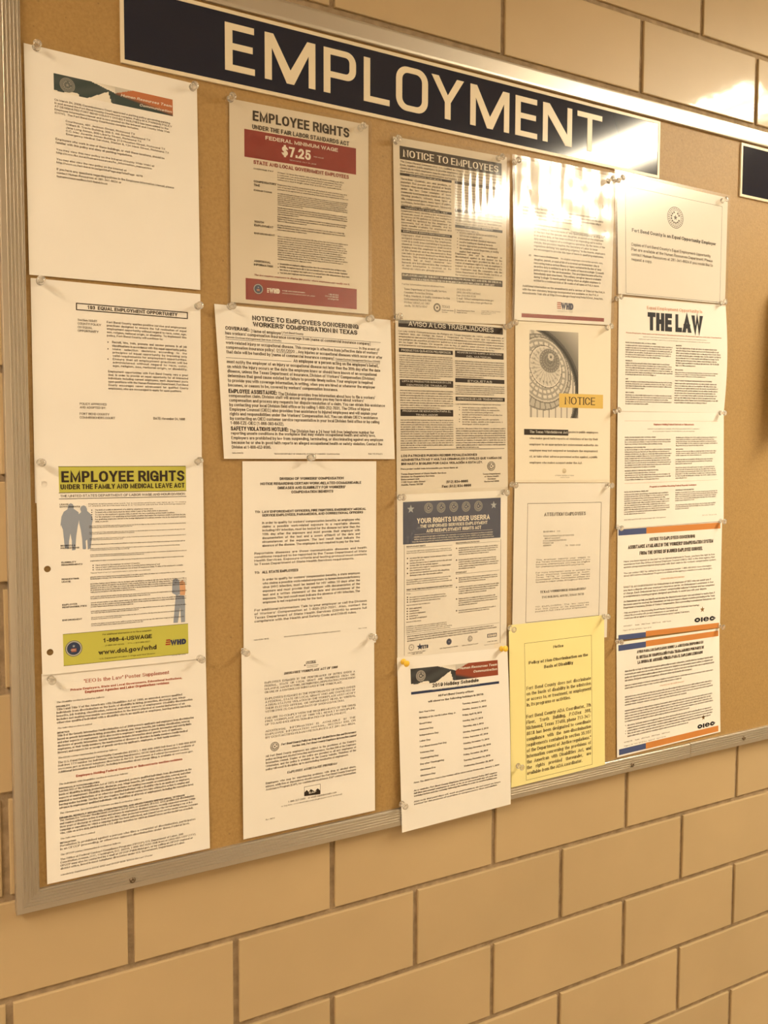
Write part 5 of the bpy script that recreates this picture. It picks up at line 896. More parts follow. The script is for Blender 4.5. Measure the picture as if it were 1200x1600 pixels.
# ------------------------------------------------------------------ sheets of paper: shape
def surf(sh, s, t, off=0.0):
    q, d, b = sh['q'], sh['d'], sh['b']
    w = ((1 - s) * (1 - t), s * (1 - t), s * t, (1 - s) * t)
    x = sum(w[i] * q[i][0] for i in range(4)) * IN; z = sum(w[i] * q[i][1] for i in range(4)) * IN
    dd = sum(w[i] * d[i] for i in range(4))
    ss, tt = np.clip(s, 0, 1), np.clip(t, 0, 1)
    dd = dd + b[0] * np.sin(np.pi * ss) * np.sin(np.pi * tt) + b[1] * tt * tt + b[2] * ss ** 3 * np.sin(np.pi * tt) + b[3] * (1 - ss) ** 3 * np.sin(np.pi * tt)
    return x, -(dd * .001) - off, z
def sheet_mesh(name, sh, m, nx=14, ny=18, holes=()):
    TH = .00011; W, H = sh['W'], sh['H']
    if not holes:
        pts = [(i / nx, j / ny) for j in range(ny + 1) for i in range(nx + 1)]
        tri = [(j * (nx + 1) + i, (j + 1) * (nx + 1) + i, (j + 1) * (nx + 1) + i + 1, j * (nx + 1) + i + 1) for j in range(ny) for i in range(nx)]
    else:
        vv = [Vector((0, 0)), Vector((W, 0)), Vector((W, H)), Vector((0, H))]; ed = [(0, 1), (1, 2), (2, 3), (3, 0)]
        for hx, hy, hr in holes:
            k0 = len(vv); vv += [Vector((hx + hr * math.cos(a * math.pi / 10), hy + hr * math.sin(a * math.pi / 10))) for a in range(20)]; ed += [(k0 + i, k0 + (i + 1) % 20) for i in range(20)]
        for j in range(1, ny):
            for i in range(1, nx):
                p = Vector((i * W / nx, j * H / ny))
                if all((p - Vector(h[:2])).length > h[2] * 1.5 for h in holes): vv.append(p)
        for i in range(1, nx): vv += [Vector((i * W / nx, 0)), Vector((i * W / nx, H))]
        for j in range(1, ny): vv += [Vector((0, j * H / ny)), Vector((W, j * H / ny))]
        nv, ne, nf, *_ = delaunay_2d_cdt(vv, ed, [], 1, 1e-6)
        pts = [(v[0] / W, v[1] / H) for v in nv]; tri = []
        for f in nf:
            c = sum((nv[i] for i in f), Vector((0, 0))) / 3
            if all((c - Vector(h[:2])).length > h[2] * .97 for h in holes): tri.append(tuple(f))
    V = [surf(sh, *p) for p in pts]; n0 = len(V); V += [(x, y + TH, z) for x, y, z in V]
    F = list(tri) + [tuple(i + n0 for i in f[::-1]) for f in tri]
    cnt = {}
    for f in tri:
        for i in range(len(f)): e = (f[i], f[(i + 1) % len(f)]); cnt[e] = 1
    for (a, b) in cnt:
        if (b, a) not in cnt: F.append((b, a, a + n0, b + n0))
    me = mesh(name, V, F, m, True)
    bm = bmesh.new(); bm.from_mesh(me); bmesh.ops.recalc_face_normals(bm, faces=bm.faces[:])
    for e in bm.edges:
        if e.is_manifold and e.calc_face_angle(0) > .8: e.smooth = False
    bm.to_mesh(me); bm.free()
    return me

# ------------------------------------------------------------------ type: every letter is drawn as pen strokes, so weight and width are free
def A(cx_, cy_, rx, ry, a0, a1):
    n = max(2, int(abs(a1 - a0) / 30 + .5)); return [(cx_ + rx * math.cos(math.radians(a0 + (a1 - a0) * i / n)), cy_ + ry * math.sin(math.radians(a0 + (a1 - a0) * i / n))) for i in range(n + 1)]
XH = .72
def ringp(cx_, cy_, rx, ry): return A(cx_, cy_, rx, ry, 90, 450)
_O = A(.5, .62, .5, .38, 0, 180) + A(.5, .38, .5, .38, 180, 360) + [(1, .62)]
G = {
 'A': (.74, [[(0, 0), (.5, 1), (1, 0)], [(.17, .3), (.83, .3)]]), 'B': (.66, [[(0, 0), (0, 1), (.55, 1)] + A(.58, .77, .34, .23, 90, -90) + [(0, .54)], [(.5, .54)] + A(.6, .27, .4, .27, 90, -90) + [(0, 0)]]),
 'C': (.70, [A(.5, .63, .5, .37, 12, 180) + A(.5, .37, .5, .37, 180, 348)]), 'D': (.70, [[(0, 0), (0, 1), (.4, 1)] + A(.42, .5, .58, .5, 90, -90) + [(.4, 0), (0, 0)]]),
 'E': (.60, [[(1, 1), (0, 1), (0, 0), (1, 0)], [(0, .52), (.9, .52)]]), 'F': (.57, [[(1, 1), (0, 1), (0, 0)], [(0, .5), (.86, .5)]]),
 'G': (.74, [A(.5, .63, .5, .37, 15, 180) + A(.5, .37, .5, .37, 180, 340) + [(1, .45), (.55, .45)], [(1, .45), (1, 0)]]), 'H': (.69, [[(0, 0), (0, 1)], [(1, 0), (1, 1)], [(0, .52), (1, .52)]]),
 'I': (0, [[(.5, 0), (.5, 1)]]), 'J': (.52, [A(.5, .28, .5, .28, 190, 360) + [(1, 1)]]), 'K': (.70, [[(0, 0), (0, 1)], [(1, 1), (0, .34)], [(.33, .56), (1, 0)]]),
 'L': (.56, [[(0, 1), (0, 0), (1, 0)]]), 'M': (.84, [[(0, 0), (0, 1), (.5, .08), (1, 1), (1, 0)]]), 'N': (.70, [[(0, 0), (0, 1), (1, 0), (1, 1)]]),
 'O': (.76, [_O]), 'P': (.64, [[(0, 0), (0, 1), (.55, 1)] + A(.6, .73, .4, .27, 90, -90) + [(0, .46)]]), 'Q': (.76, [_O, [(.58, .22), (1, -.06)]]),
 'R': (.68, [[(0, 0), (0, 1), (.55, 1)] + A(.58, .75, .38, .25, 90, -90) + [(0, .5)], [(.55, .5), (1, 0)]]),
 'S': (.66, [A(.5, .76, .47, .24, 15, 270) + A(.5, .26, .5, .26, 90, -162)[1:]]), 'T': (.66, [[(0, 1), (1, 1)], [(.5, 1), (.5, 0)]]),
 'U': (.68, [[(0, 1)] + A(.5, .34, .5, .34, 180, 360) + [(1, 1)]]), 'V': (.70, [[(0, 1), (.5, 0), (1, 1)]]), 'W': (.98, [[(0, 1), (.25, 0), (.5, 1), (.75, 0), (1, 1)]]),
 'X': (.68, [[(0, 0), (1, 1)], [(0, 1), (1, 0)]]), 'Y': (.68, [[(0, 1), (.5, .42), (1, 1)], [(.5, .42), (.5, 0)]]), 'Z': (.64, [[(0, 1), (1, 1), (0, 0), (1, 0)]]),
 '0': (.55, [_O]), '1': (.55, [[(.12, .76), (.55, 1), (.55, 0)]]), '2': (.55, [A(.5, .7, .48, .3, 165, -35) + [(0, 0), (1, 0)]]), '3': (.55, [A(.48, .77, .44, .23, 155, -90) + A(.48, .27, .52, .27, 90, -160)[1:]]),
 '4': (.55, [[(.75, 0), (.75, 1), (0, .28), (1, .28)]]), '5': (.55, [[(.92, 1), (.14, 1), (.06, .5)] + A(.48, .33, .52, .33, 120, -158)]),
 '6': (.55, [A(.5, .62, .5, .38, 25, 180) + A(.5, .32, .5, .32, 180, 500)]), '7': (.55, [[(0, 1), (1, 1), (.35, 0)]]), '8': (.55, [ringp(.5, .77, .44, .23), ringp(.5, .27, .5, .27)]), '9': (.55, [A(.5, .38, .5, .38, 205, 360) + A(.5, .68, .5, .32, 0, 320)]),
 'a': (.50, [A(.47, .5, .43, .22, 160, 0) + [(.92, 0)], [(.9, .44), (.4, .41)] + A(.38, .21, .38, .2, 90, 270) + [(.65, .02), (.9, .2)]]), 'b': (.53, [[(0, 0), (0, 1)], ringp(.5, .36, .5, .36)]), 'c': (.48, [A(.5, .36, .5, .36, 40, 320)]),
 'd': (.53, [[(1, 0), (1, 1)], ringp(.5, .36, .5, .36)]), 'e': (.52, [[(.04, .38), (1, .38)] + A(.5, .36, .5, .36, 30, 320)]), 'f': (.31, [[(1, 1), (.75, 1), (.42, .86), (.42, 0)], [(0, .7), (.95, .7)]]),
 'g': (.53, [ringp(.48, .38, .48, .34), [(1, .72), (1, -.08)] + A(.5, -.08, .5, .2, 0, -155)]), 'h': (.50, [[(0, 0), (0, 1)], A(.5, .44, .5, .28, 180, 0) + [(1, 0)]]), 'i': (0, [[(.5, 0), (.5, .72)], [(.5, .88), (.5, 1)]]),
 'j': (0, [[(.5, .72), (.5, -.15), (-.6, -.26)], [(.5, .88), (.5, 1)]]), 'k': (.50, [[(0, 0), (0, 1)], [(.95, .72), (0, .22)], [(.35, .42), (1, 0)]]), 'l': (0, [[(.5, 0), (.5, 1)]]),
 'm': (.80, [[(0, 0), (0, .72)], A(.25, .48, .25, .24, 180, 0) + [(.5, 0)], A(.75, .48, .25, .24, 180, 0) + [(1, 0)]]), 'n': (.50, [[(0, 0), (0, .72)], A(.5, .44, .5, .28, 180, 0) + [(1, 0)]]), 'o': (.54, [ringp(.5, .36, .5, .36)]),
 'p': (.53, [[(0, -.28), (0, .72)], ringp(.5, .36, .5, .36)]), 'q': (.53, [[(1, -.28), (1, .72)], ringp(.5, .36, .5, .36)]), 'r': (.33, [[(0, 0), (0, .72)], [(0, .42), (.45, .68), (1, .72)]]),
 's': (.48, [A(.5, .55, .45, .17, 20, 270) + A(.5, .19, .5, .19, 90, -160)[1:]]), 't': (.31, [[(.42, .95), (.42, .1), (.7, 0), (1, .02)], [(0, .7), (.95, .7)]]), 'u': (.50, [[(0, .72)] + A(.5, .28, .5, .28, 180, 360), [(1, .72), (1, 0)]]),
 'v': (.50, [[(0, .72), (.5, 0), (1, .72)]]), 'w': (.74, [[(0, .72), (.25, 0), (.5, .72), (.75, 0), (1, .72)]]), 'x': (.50, [[(0, 0), (1, .72)], [(0, .72), (1, 0)]]), 'y': (.50, [[(0, .72), (.5, 0)], [(1, .72), (.4, -.2), (.05, -.26)]]), 'z': (.48, [[(0, .72), (1, .72), (0, 0), (1, 0)]]),
 '.': (0, [[(.5, 0), (.5, .12)]]), ',': (0, [[(.6, .12), (.3, -.16)]]), ':': (0, [[(.5, 0), (.5, .12)], [(.5, .55), (.5, .67)]]), ';': (0, [[(.6, .12), (.3, -.16)], [(.5, .55), (.5, .67)]]), "'": (0, [[(.5, .72), (.5, 1)]]), '"': (.24, [[(0, .72), (0, 1)], [(1, .72), (1, 1)]]),
 '-': (.32, [[(0, .38), (1, .38)]]), '_': (.5, [[(-.1, -.1), (1.1, -.1)]]), '/': (.36, [[(0, -.05), (1, 1.05)]]), '|': (0, [[(.5, -.2), (.5, 1.05)]]), '(': (.26, [A(1, .4, .95, .68, 115, 245)]), ')': (.26, [A(0, .4, .95, .68, 65, -65)]), '[': (.22, [[(1, 1.05), (0, 1.05), (0, -.2), (1, -.2)]]), ']': (.22, [[(0, 1.05), (1, 1.05), (1, -.2), (0, -.2)]]),
 '$': (.56, [A(.5, .74, .47, .22, 15, 270) + A(.5, .27, .5, .25, 90, -162)[1:], [(.5, -.1), (.5, 1.1)]]), '&': (.68, [[(1, 0), (.2, .75)] + A(.42, .82, .24, .18, 200, -20) + [(.1, .35)] + A(.38, .22, .36, .22, 160, 290) + [(.98, .45)]]), '*': (.34, [[(.5, .6), (.5, 1)], [(.1, .7), (.9, .9)], [(.9, .7), (.1, .9)]]),
 '@': (.9, [_O, ringp(.5, .5, .2, .2)]), '#': (.55, [[(.2, 0), (.4, 1)], [(.6, 0), (.8, 1)], [(0, .33), (1, .33)], [(0, .67), (1, .67)]]), '\u00a7': (.45, [A(.5, .8, .45, .2, 15, 270) + A(.5, .4, .5, .2, 90, -90)[1:] + A(.5, .1, .45, .2, 90, -160)]), '?': (.5, [A(.5, .74, .46, .26, 165, -60) + [(.5, .3)], [(.5, 0), (.5, .12)]]),
 '\u201c': (.24, [[(.1, .72), (.2, 1)], [(.9, .72), (1, 1)]]), '\u201d': (.24, [[(0, .72), (.1, 1)], [(.8, .72), (.9, 1)]]), '\u2022': (.2, [[(0, .35), (1, .35)]]), '+': (.5, [[(0, .4), (1, .4)], [(.5, .1), (.5, .7)]])}
for b_, cs in (('a', '\u00e1'), ('e', '\u00e9'), ('i', '\u00ed'), ('o', '\u00f3'), ('u', '\u00fa'), ('A', '\u00c1'), ('E', '\u00c9'), ('I', '\u00cd'), ('O', '\u00d3'), ('U', '\u00da')):
    up = b_.isupper(); G[cs] = (G[b_][0], [s_ for s_ in G[b_][1] if not (b_ == 'i' and s_[0][1] > .8)] + [[(.4, 1.12 if up else .84), (.75, 1.28 if up else 1.02)]])
G['\u0131'] = (0, [[(.5, 0), (.5, .72)]]); G['\u00f1'] = (.50, G['n'][1] + [[(.15, .9), (.85, .9)]]); G['\u00d1'] = (.70, G['N'][1] + [[(.15, 1.15), (.85, 1.15)]])
CAP = 1.0
def advance(c): return .30 if c == ' ' else (G.get(c, (.5,))[0] or .15) + .115
_gl = {}
def glyph(ch, tx, ty, serif):
    w_, strokes = G.get(ch, (.5, [])); w_ = w_ or .15
    lim = .30 if ch in 'MWmw' else .42
    if w_ > .16: tx = min(tx, lim * w_)
    if ch in 'aegs': ty = min(ty, .15); tx = min(tx, .36 * w_)
    tx = round(tx / .015) * .015; ty = round(ty / .015) * .015
    key = (ch, tx, ty, serif)
    if key in _gl: return _gl[key]
    hx, hy = tx / 2, ty / 2
    lev = [(-.28, -.28 + hy), (0, hy), (XH, XH - hy), (1, 1 - min(hy, .09))] if (ch.islower() or ch in '\u00f1') else [(0, hy), (1, 1 - hy)]
    def my(y):
        if y <= lev[0][0]: return lev[0][1] + (y - lev[0][0])
        for (a, p), (b, q) in zip(lev, lev[1:]):
            if y <= b: return p + (q - p) * (y - a) / (b - a)
        return lev[-1][1] + (y - lev[-1][0])
    V, F = [], []
    for st in strokes:
        P = []
        for x, y in st:
            p = (hx + x * (w_ - 2 * hx) if w_ > .16 else w_ / 2 + (x - .5) * .2, my(y))
            if not P or math.hypot(p[0] - P[-1][0], p[1] - P[-1][1]) > 1e-4: P.append(p)
        closed = len(P) > 4 and math.hypot(P[0][0] - P[-1][0], P[0][1] - P[-1][1]) < 1e-3
        if closed: P = P[:-1]
        n = len(P)
        if n < 2: continue
        nr = []
        for i in range(n if closed else n - 1):
            a, b = P[i], P[(i + 1) % n]; L_ = math.hypot(b[0] - a[0], b[1] - a[1]); nr.append((-(b[1] - a[1]) / L_, (b[0] - a[0]) / L_))
        # ends of upright strokes reach the full line, ends of flat strokes the full width
        k0 = len(V)
        for i in range(n):
            if closed: n1, n2 = nr[i - 1], nr[i]
            else: n1, n2 = nr[max(i - 1, 0)], nr[min(i, n - 2)]
            d = n1[0] * n2[0] + n1[1] * n2[1]; sx_, sy_ = n1[0] + n2[0], n1[1] + n2[1]; L_ = math.hypot(sx_, sy_) or 1; m_ = min(1 / max(math.sqrt(max((1 + d) / 2, .02)), .2), 2.2)
            ox, oy = sx_ / L_ * m_ * hx, sy_ / L_ * m_ * hy
            ex = ey = 0
            if not closed and i in (0, n - 1):
                a = P[0] if i == 0 else P[-1]; b = P[1] if i == 0 else P[-2]; L2 = math.hypot(a[0] - b[0], a[1] - b[1])
                if abs(a[1] - b[1]) > .6 * L2: ey = hy * (1 if a[1] > b[1] else -1); ex = ey * (a[0] - b[0]) / (a[1] - b[1]); ox, oy = (hx * (1 if nr[0 if i == 0 else -1][0] > 0 else -1) / max(abs((a[1] - b[1]) / L2), .5), 0)
                else: ex = hx * (1 if a[0] > b[0] else -1) * (.0 if w_ <= .16 else 1)
            V += [(P[i][0] + ox + ex, P[i][1] + oy + ey), (P[i][0] - ox + ex, P[i][1] - oy + ey)]
        for i in range(n if closed else n - 1):
            j = (i + 1) % n; F.append((k0 + 2 * i, k0 + 2 * j, k0 + 2 * j + 1, k0 + 2 * i + 1))
        if serif and not closed and ch.isalnum():
            for a, b in ((P[0], P[1]), (P[-1], P[-2])):
                if abs(a[1] - b[1]) > abs(a[0] - b[0]) * .9:
                    for lv in (0, XH, 1):
                        if abs(a[1] - my(lv)) < .01 and (lv != XH or ch.islower()):
                            y0 = 0 if lv == 0 else lv - .055; k1 = len(V); sw = hx + .075
                            V += [(a[0] - sw, y0), (a[0] + sw, y0), (a[0] + sw, y0 + .055), (a[0] - sw, y0 + .055)]; F.append((k1, k1 + 1, k1 + 2, k1 + 3))
    _gl[key] = (np.array(V, float).reshape(-1, 2), F); return _gl[key]
# styles: s sans, m small print, b bold, x extra heavy, r serif; i = slanted
def fstyle(f):
    if 'x' in f: t = (.31, .25)
    elif 'b' in f: t = (.22, .10) if 'r' in f else (.215, .185)
    elif 'r' in f: t = (.155, .09)
    else: t = (.16, .14) if 'm' in f else (.14, .125)
    return t, 'r' in f, .2 if 'i' in f else 0.0
TRACK = 0.0                 # letter spacing, tighter for the heavy faces
def width(t): return sum(advance(c) + TRACK for c in t)

PALETTE = dict(K=(.030, .020, .014), INK=(.014, .015, .022), RED=(.33, .035, .022), DRED=(.40, .075, .04), MAR=(.235, .024, .022), W=(.74, .70, .62), NAVY=(.026, .034, .10), NAVY2=(.022, .034, .088),
    OR=(.56, .22, .055), TAN=(.5, .38, .2), GREEN=(.50, .49, .085), GB=(.27, .31, .39), PEACH=(.62, .35, .2), LB=(.36, .40, .46), BLUE=(.06, .085, .21), BRN=(.25, .14, .05),
    GOLD=(.66, .46, .12), SALM=(.62, .27, .16), GREY=(.35, .32, .28))
class Print:
    """all print of one kind on one sheet: flat polygons laid on the paper's own curved face"""
    def __init__(s, sh): s.sh = sh; s.V = []; s.O = []; s.F = []; s.C = []; s.n = 0
    def add(s, P, F, col, lay=1):
        P = np.asarray(P, float)
        if not len(P): return
        s.V.append(P); s.O.append(np.full(len(P), .00009 + .00005 * lay)); s.F += [tuple(i + s.n for i in f) for f in F]; s.C += [col] * len(F) if not isinstance(col, list) else col; s.n += len(P)
    def text(s, txt, x, y, cap, xs, f, col, extra=0.0, lay=5):      # baseline at y (inches from the sheet's top), xs = width scale
        (tx, ty), ser, sl = fstyle(f); k = cap / CAP; cxp = x + .055 * k * xs; tx = tx / max(xs, .45) ** .75
        for ch in txt:
            if ch != ' ':
                V, F = glyph(ch, tx, ty, ser)
                if len(V): s.add(np.stack([cxp + (V[:, 0] + sl * V[:, 1]) * k * xs, y - V[:, 1] * k], 1), F, col, lay)
            cxp += (advance(ch) + TRACK) * k * xs + (extra if ch == ' ' else 0)
    def rect(s, x0, y0, x1, y1, col, lay=0):
        nx = max(1, int(abs(x1 - x0) / .7)); ny = max(1, int(abs(y1 - y0) / .7))
        P = [(x0 + (x1 - x0) * i / nx, y0 + (y1 - y0) * j / ny) for j in range(ny + 1) for i in range(nx + 1)]
        s.add(P, [(j * (nx + 1) + i, (j + 1) * (nx + 1) + i, (j + 1) * (nx + 1) + i + 1, j * (nx + 1) + i + 1) for j in range(ny) for i in range(nx)], col, lay)
    def ring(s, x, y, r0, r1, col, lay=1, n=28):
        if r0 <= 0: s.add([(x + r1 * math.cos(2 * math.pi * i / n), y + r1 * math.sin(2 * math.pi * i / n)) for i in range(n)], [tuple(range(n))], col, lay); return
        P = [(x + r * math.cos(2 * math.pi * i / n), y + r * math.sin(2 * math.pi * i / n)) for r in (r0, r1) for i in range(n)]
        s.add(P, [(i, (i + 1) % n, n + (i + 1) % n, n + i) for i in range(n)], col, lay)
    def star(s, x, y, r, col, lay=2, rot=0):
        P = [(x, y)] + [(x + (r if i % 2 == 0 else r * .42) * math.sin(math.pi * i / 5 + rot), y - (r if i % 2 == 0 else r * .42) * math.cos(math.pi * i / 5 + rot)) for i in range(10)]
        s.add(P, [(0, i + 1, (i + 1) % 10 + 1) for i in range(10)], col, lay)
    def build(s, name, parent):
        V = np.concatenate(s.V); O = np.concatenate(s.O); sh = s.sh
        x, y, z = surf(sh, V[:, 0] / sh['W'], V[:, 1] / sh['H'], O)
        me = bpy.data.meshes.new(name); me.from_pydata(np.stack([x, y, z], 1).tolist(), [], s.F); me.materials.append(M['ink'])
        ca = me.color_attributes.new('Col', 'FLOAT_COLOR', 'CORNER')
        tot = np.array([len(f) for f in s.F]); c = np.repeat(np.array(s.C), tot, axis=0); ca.data.foreach_set('color', np.concatenate([c, np.ones((len(c), 1))], 1).ravel())
        return obj(name, me, parent, (-parent.location.x, -parent.location.y, -parent.location.z))

ENG = ("Employers may not discharge or otherwise discriminate against any individual for exercising any right under the law. Title VII of the Civil Rights Act of 1964, as amended, protects applicants and employees from discrimination in hiring, promotion, discharge, pay, fringe benefits, job training, classification, referral, and other aspects of employment, on the basis of race, color, religion, sex, or national origin. Religious discrimination includes failing to reasonably accommodate an employee's religious practices where the accommodation does not impose undue hardship. "
 "An employee may be able to take leave intermittently or on a reduced schedule. Employees may choose, or an employer may require, use of accrued paid leave while taking such leave. Upon return from leave, most employees must be restored to the same job or one nearly identical to it with equivalent pay, benefits, and other employment terms and conditions. Generally, employees must give advance notice of the need for leave and must provide enough information to the employer so it can determine if the leave qualifies for protection. "
 "The Department may recover back wages either administratively or through court action for the employees that have been underpaid in violation of the law. Employers may be assessed civil money penalties for each willful or repeated violation of the minimum wage or overtime pay provisions of the law. The law also prohibits discriminating against or discharging workers who file a complaint or participate in any proceeding under the Act. Certain occupations and establishments are exempt from the minimum wage and overtime pay provisions. ").split()
SPA = ("Los productos químicos peligrosos pueden ser cualquiera de los productos o materiales que presenten algún peligro físico o de salud cuando se usan, a menos que estén exentos bajo la ley. Los patrones deben desarrollar en el lugar de trabajo una lista de productos químicos peligrosos usados o almacenados, y esta lista deberá ser renovada por el patrón cuando sea necesario, pero cuando menos una vez al año, y debe ponerse al alcance de los trabajadores y sus representantes cuando la soliciten. "
 "Los trabajadores que puedan estar expuestos a productos químicos peligrosos deberán ser informados por el patrón y tener acceso a las hojas de datos sobre la seguridad del material más recientes. Usted puede comunicarse con la agencia por teléfono para obtener más información sobre el programa y sobre la ayuda disponible sin costo alguno para el empleado lesionado en el sistema de compensación para trabajadores. El entrenamiento deberá ser repetido tantas veces como sea necesario por lo menos cuando un nuevo producto peligroso es introducido en el lugar de trabajo. ").split()
_ptr = {'@E': 0, '@S': 0}
def wrap_words(words, wmax, limit=None):
    lines, cur = [], ''
    for w_ in words:
        t = (cur + ' ' + w_).strip()
        if width(t) > wmax and cur:
            lines.append(cur); cur = w_
            if limit and len(lines) > limit: return lines
        else: cur = t
    if cur: lines.append(cur)
    return lines
def text_item(pr, it):
    _, x0, y0, x1, y1, txt, n, f, al, col, part, r = it
    global TRACK
    TRACK = -.055 if 'x' in f else (-.02 if 'b' in f and 'r' not in f else 0.0)
    c = PALETTE[col]; n = max(n, 1); W = x1 - x0
    if isinstance(txt, str) and n == 1 and not txt.startswith('@'): txt = [txt]; al = 'f' if al == 'j' else al
    nl = len(txt) if isinstance(txt, list) else n
    if nl == 1: pitch = 0; cap = y1 - y0
    else: pitch = (y1 - y0) / (nl - 1 + r); cap = pitch * r
    k = cap / CAP
    if isinstance(txt, str):
        if txt.startswith('@'):
            cond = .80; src = ENG if txt == '@E' else SPA; wm = W / (k * cond); p = _ptr[txt]; ws = [src[(p + i) % len(src)] for i in range(40 * n)]
            lines = wrap_words(ws, wm, n)[:n]; _ptr[txt] = p + sum(len(l.split()) for l in lines)
            if n > 1: lw = lines[-1].split(); lines[-1] = ' '.join(lw[:max(2, int(len(lw) * random.uniform(.35, .85)))])
            xs = cond
        else:
            ws = txt.split(); lo, hi = .3, 2.5
            for _i in range(14):
                m_ = (lo + hi) / 2
                if len(wrap_words(ws, W / (k * m_))) > n: hi = m_
                else: lo = m_
            xs = lo; lines = wrap_words(ws, W / (k * xs))
    else:
        lines = txt; xs = W / (k * max(width(l) for l in lines))
    if part == 'body_text' and col == 'K': c = (.060, .043, .030)
    for i, l in enumerate(lines):
        yb = y0 + cap + i * pitch; lw = width(l) * k * xs; ex = 0; xx = x0; q = xs
        if al == 'j' and (i < len(lines) - 1) and ' ' in l: ex = (W - lw) / l.count(' ')
        elif al == 'f': q = xs * W / lw
        elif al == 'c': xx = x0 + (W - lw) / 2
        elif al == 'r': xx = x1 - lw
        if ex < 0: q = xs * W / lw; ex = 0
        pr.text(l, xx, yb, cap, q, f, c, ex)

def mixc(a, b, t): t = min(1, max(0, t)); return tuple(a[i] * (1 - t) + b[i] * t for i in range(3))
def wave_col(kind, u, v):
    cream = (.78, .74, .66); dark = (.045, .065, .065) if kind == 'wave' else (.035, .036, .040); rust = (.46, .16, .07) if kind == 'wave' else (.26, .055, .025)
    top = .05 + max(0, u - .22) * 1.9 if u < .52 else .62 - (u - .52) * 6      # upper edge of the dark swoosh
    bot = 1.02 if u < .22 else (1.0 - .0 * u)
    c = None
    # pale mountain-like wedge rising from the foot
    pk = .45; wedge = 1 - max(0, 1 - abs(u - pk + .01) / (.17 if u < pk else .03)) * .62
    if v > wedge and .27 < u < .50: return cream
    if u < .2 and v > .90 + .06 * math.sin(u * 30): return cream
    if u > .5:
        e = .75 - (u - .5) * .55 if kind == 'wave' else .85 - (u - .5) * 2.2
        ridge = .38 - (u - .5) * 2.5
        if v < ridge: return mixc(cream, dark, .35)
        edge = .30 + (u - .55) * 1.1 if kind == 'wave' else .55 + (u - .5) * 1.6
        return mixc(rust, dark, (v - edge) * 4 + .1) if kind == 'wave' else mixc(rust, dark, (v - edge) * 5)
    if u > .3:
        lim = (u - .3) * 1.9
        if v < lim: return mixc(cream, (.3, .27, .22), min(1, (lim - v) * 1.5) * .8)
    return mixc(dark, (.09, .10, .10), .35 * math.sin(u * 9 + v * 4) ** 2)
def dome_col(u, v):         # printed photograph looking up into a ribbed dome; greys only
    x, y = 437 * u, 780 * v
    def el(cx_, cy_, rx, ry, rot=-.25): c, s = math.cos(rot), math.sin(rot); dx, dy = x - cx_, y - cy_; p, q = (dx * c + dy * s) / rx, (-dx * s + dy * c) / ry; return math.hypot(p, q), math.atan2(q, p)
    rc, _a = el(187, 233, 27, 34); r0, a0 = el(176, 268, 88, 108); r1, a1 = el(142, 322, 136, 190); r2, a2 = el(118, 352, 222, 300); r3, a3 = el(95, 372, 275, 352)
    d = math.hypot(x + 203, y - 555)
    if d > 662: g = .17 + .33 * min(1, (d - 662) / 190) * (1 - .3 * v) if v < .85 else .25
    elif d > 645: g = .09
    elif d > 622: g = .045
    elif d > 610: g = .13
    elif rc < 1: g = .06 if rc < .22 else (.30 if rc < .45 else .52)
    elif r0 < 1: g = .15 + .13 * (math.sin(a0 * 24) > .1) * (math.sin(r0 * 24) > -.2) + .06 * r0
    elif r0 < 1.08: g = .50
    elif r1 < .93: g = .58 - .20 * (math.sin(a1 * 22) > .72) - .22 * (abs(math.sin(a1 * 11)) > .86) * (.70 < r1 < .80)
    elif r1 < .985: g = .68
    elif r1 < 1.03: g = .17
    elif r2 < .93: q = (r2 - .62) / .31; g = .33 + .30 * (abs(math.sin(a2 * 13)) > .45) * (math.sin(q * 12.5) > -.25)
    elif r2 < .975: g = .56
    elif r2 < 1.01: g = .18
    elif r3 < .95: g = .44 - .2 * (math.sin(a3 * 34) > .75)
    elif r3 < .99: g = .22
    else: g = .66 - .34 * (math.sin(x / 8.5) > .78) if v > .5 else .62 - .2 * (math.sin(a3 * 20) > .6)
    return (g, g * .93, g * .80)
def pic(pr, it):
    _, x0, y0, x1, y1, kind, part = it
    nx, ny = (84, 140) if kind == 'dome' else (110, 26)
    P = [(x0 + (x1 - x0) * i / nx, y0 + (y1 - y0) * j / ny) for j in range(ny + 1) for i in range(nx + 1)]; F, C = [], []
    for j in range(ny):
        for i in range(nx):
            u, v = (i + .5) / nx, (j + .5) / ny; F.append((j * (nx + 1) + i, (j + 1) * (nx + 1) + i, (j + 1) * (nx + 1) + i + 1, j * (nx + 1) + i + 1))
            C.append(dome_col(u, v) if kind == 'dome' else wave_col(kind, u, v))
    pr.add(P, F, C, 0)
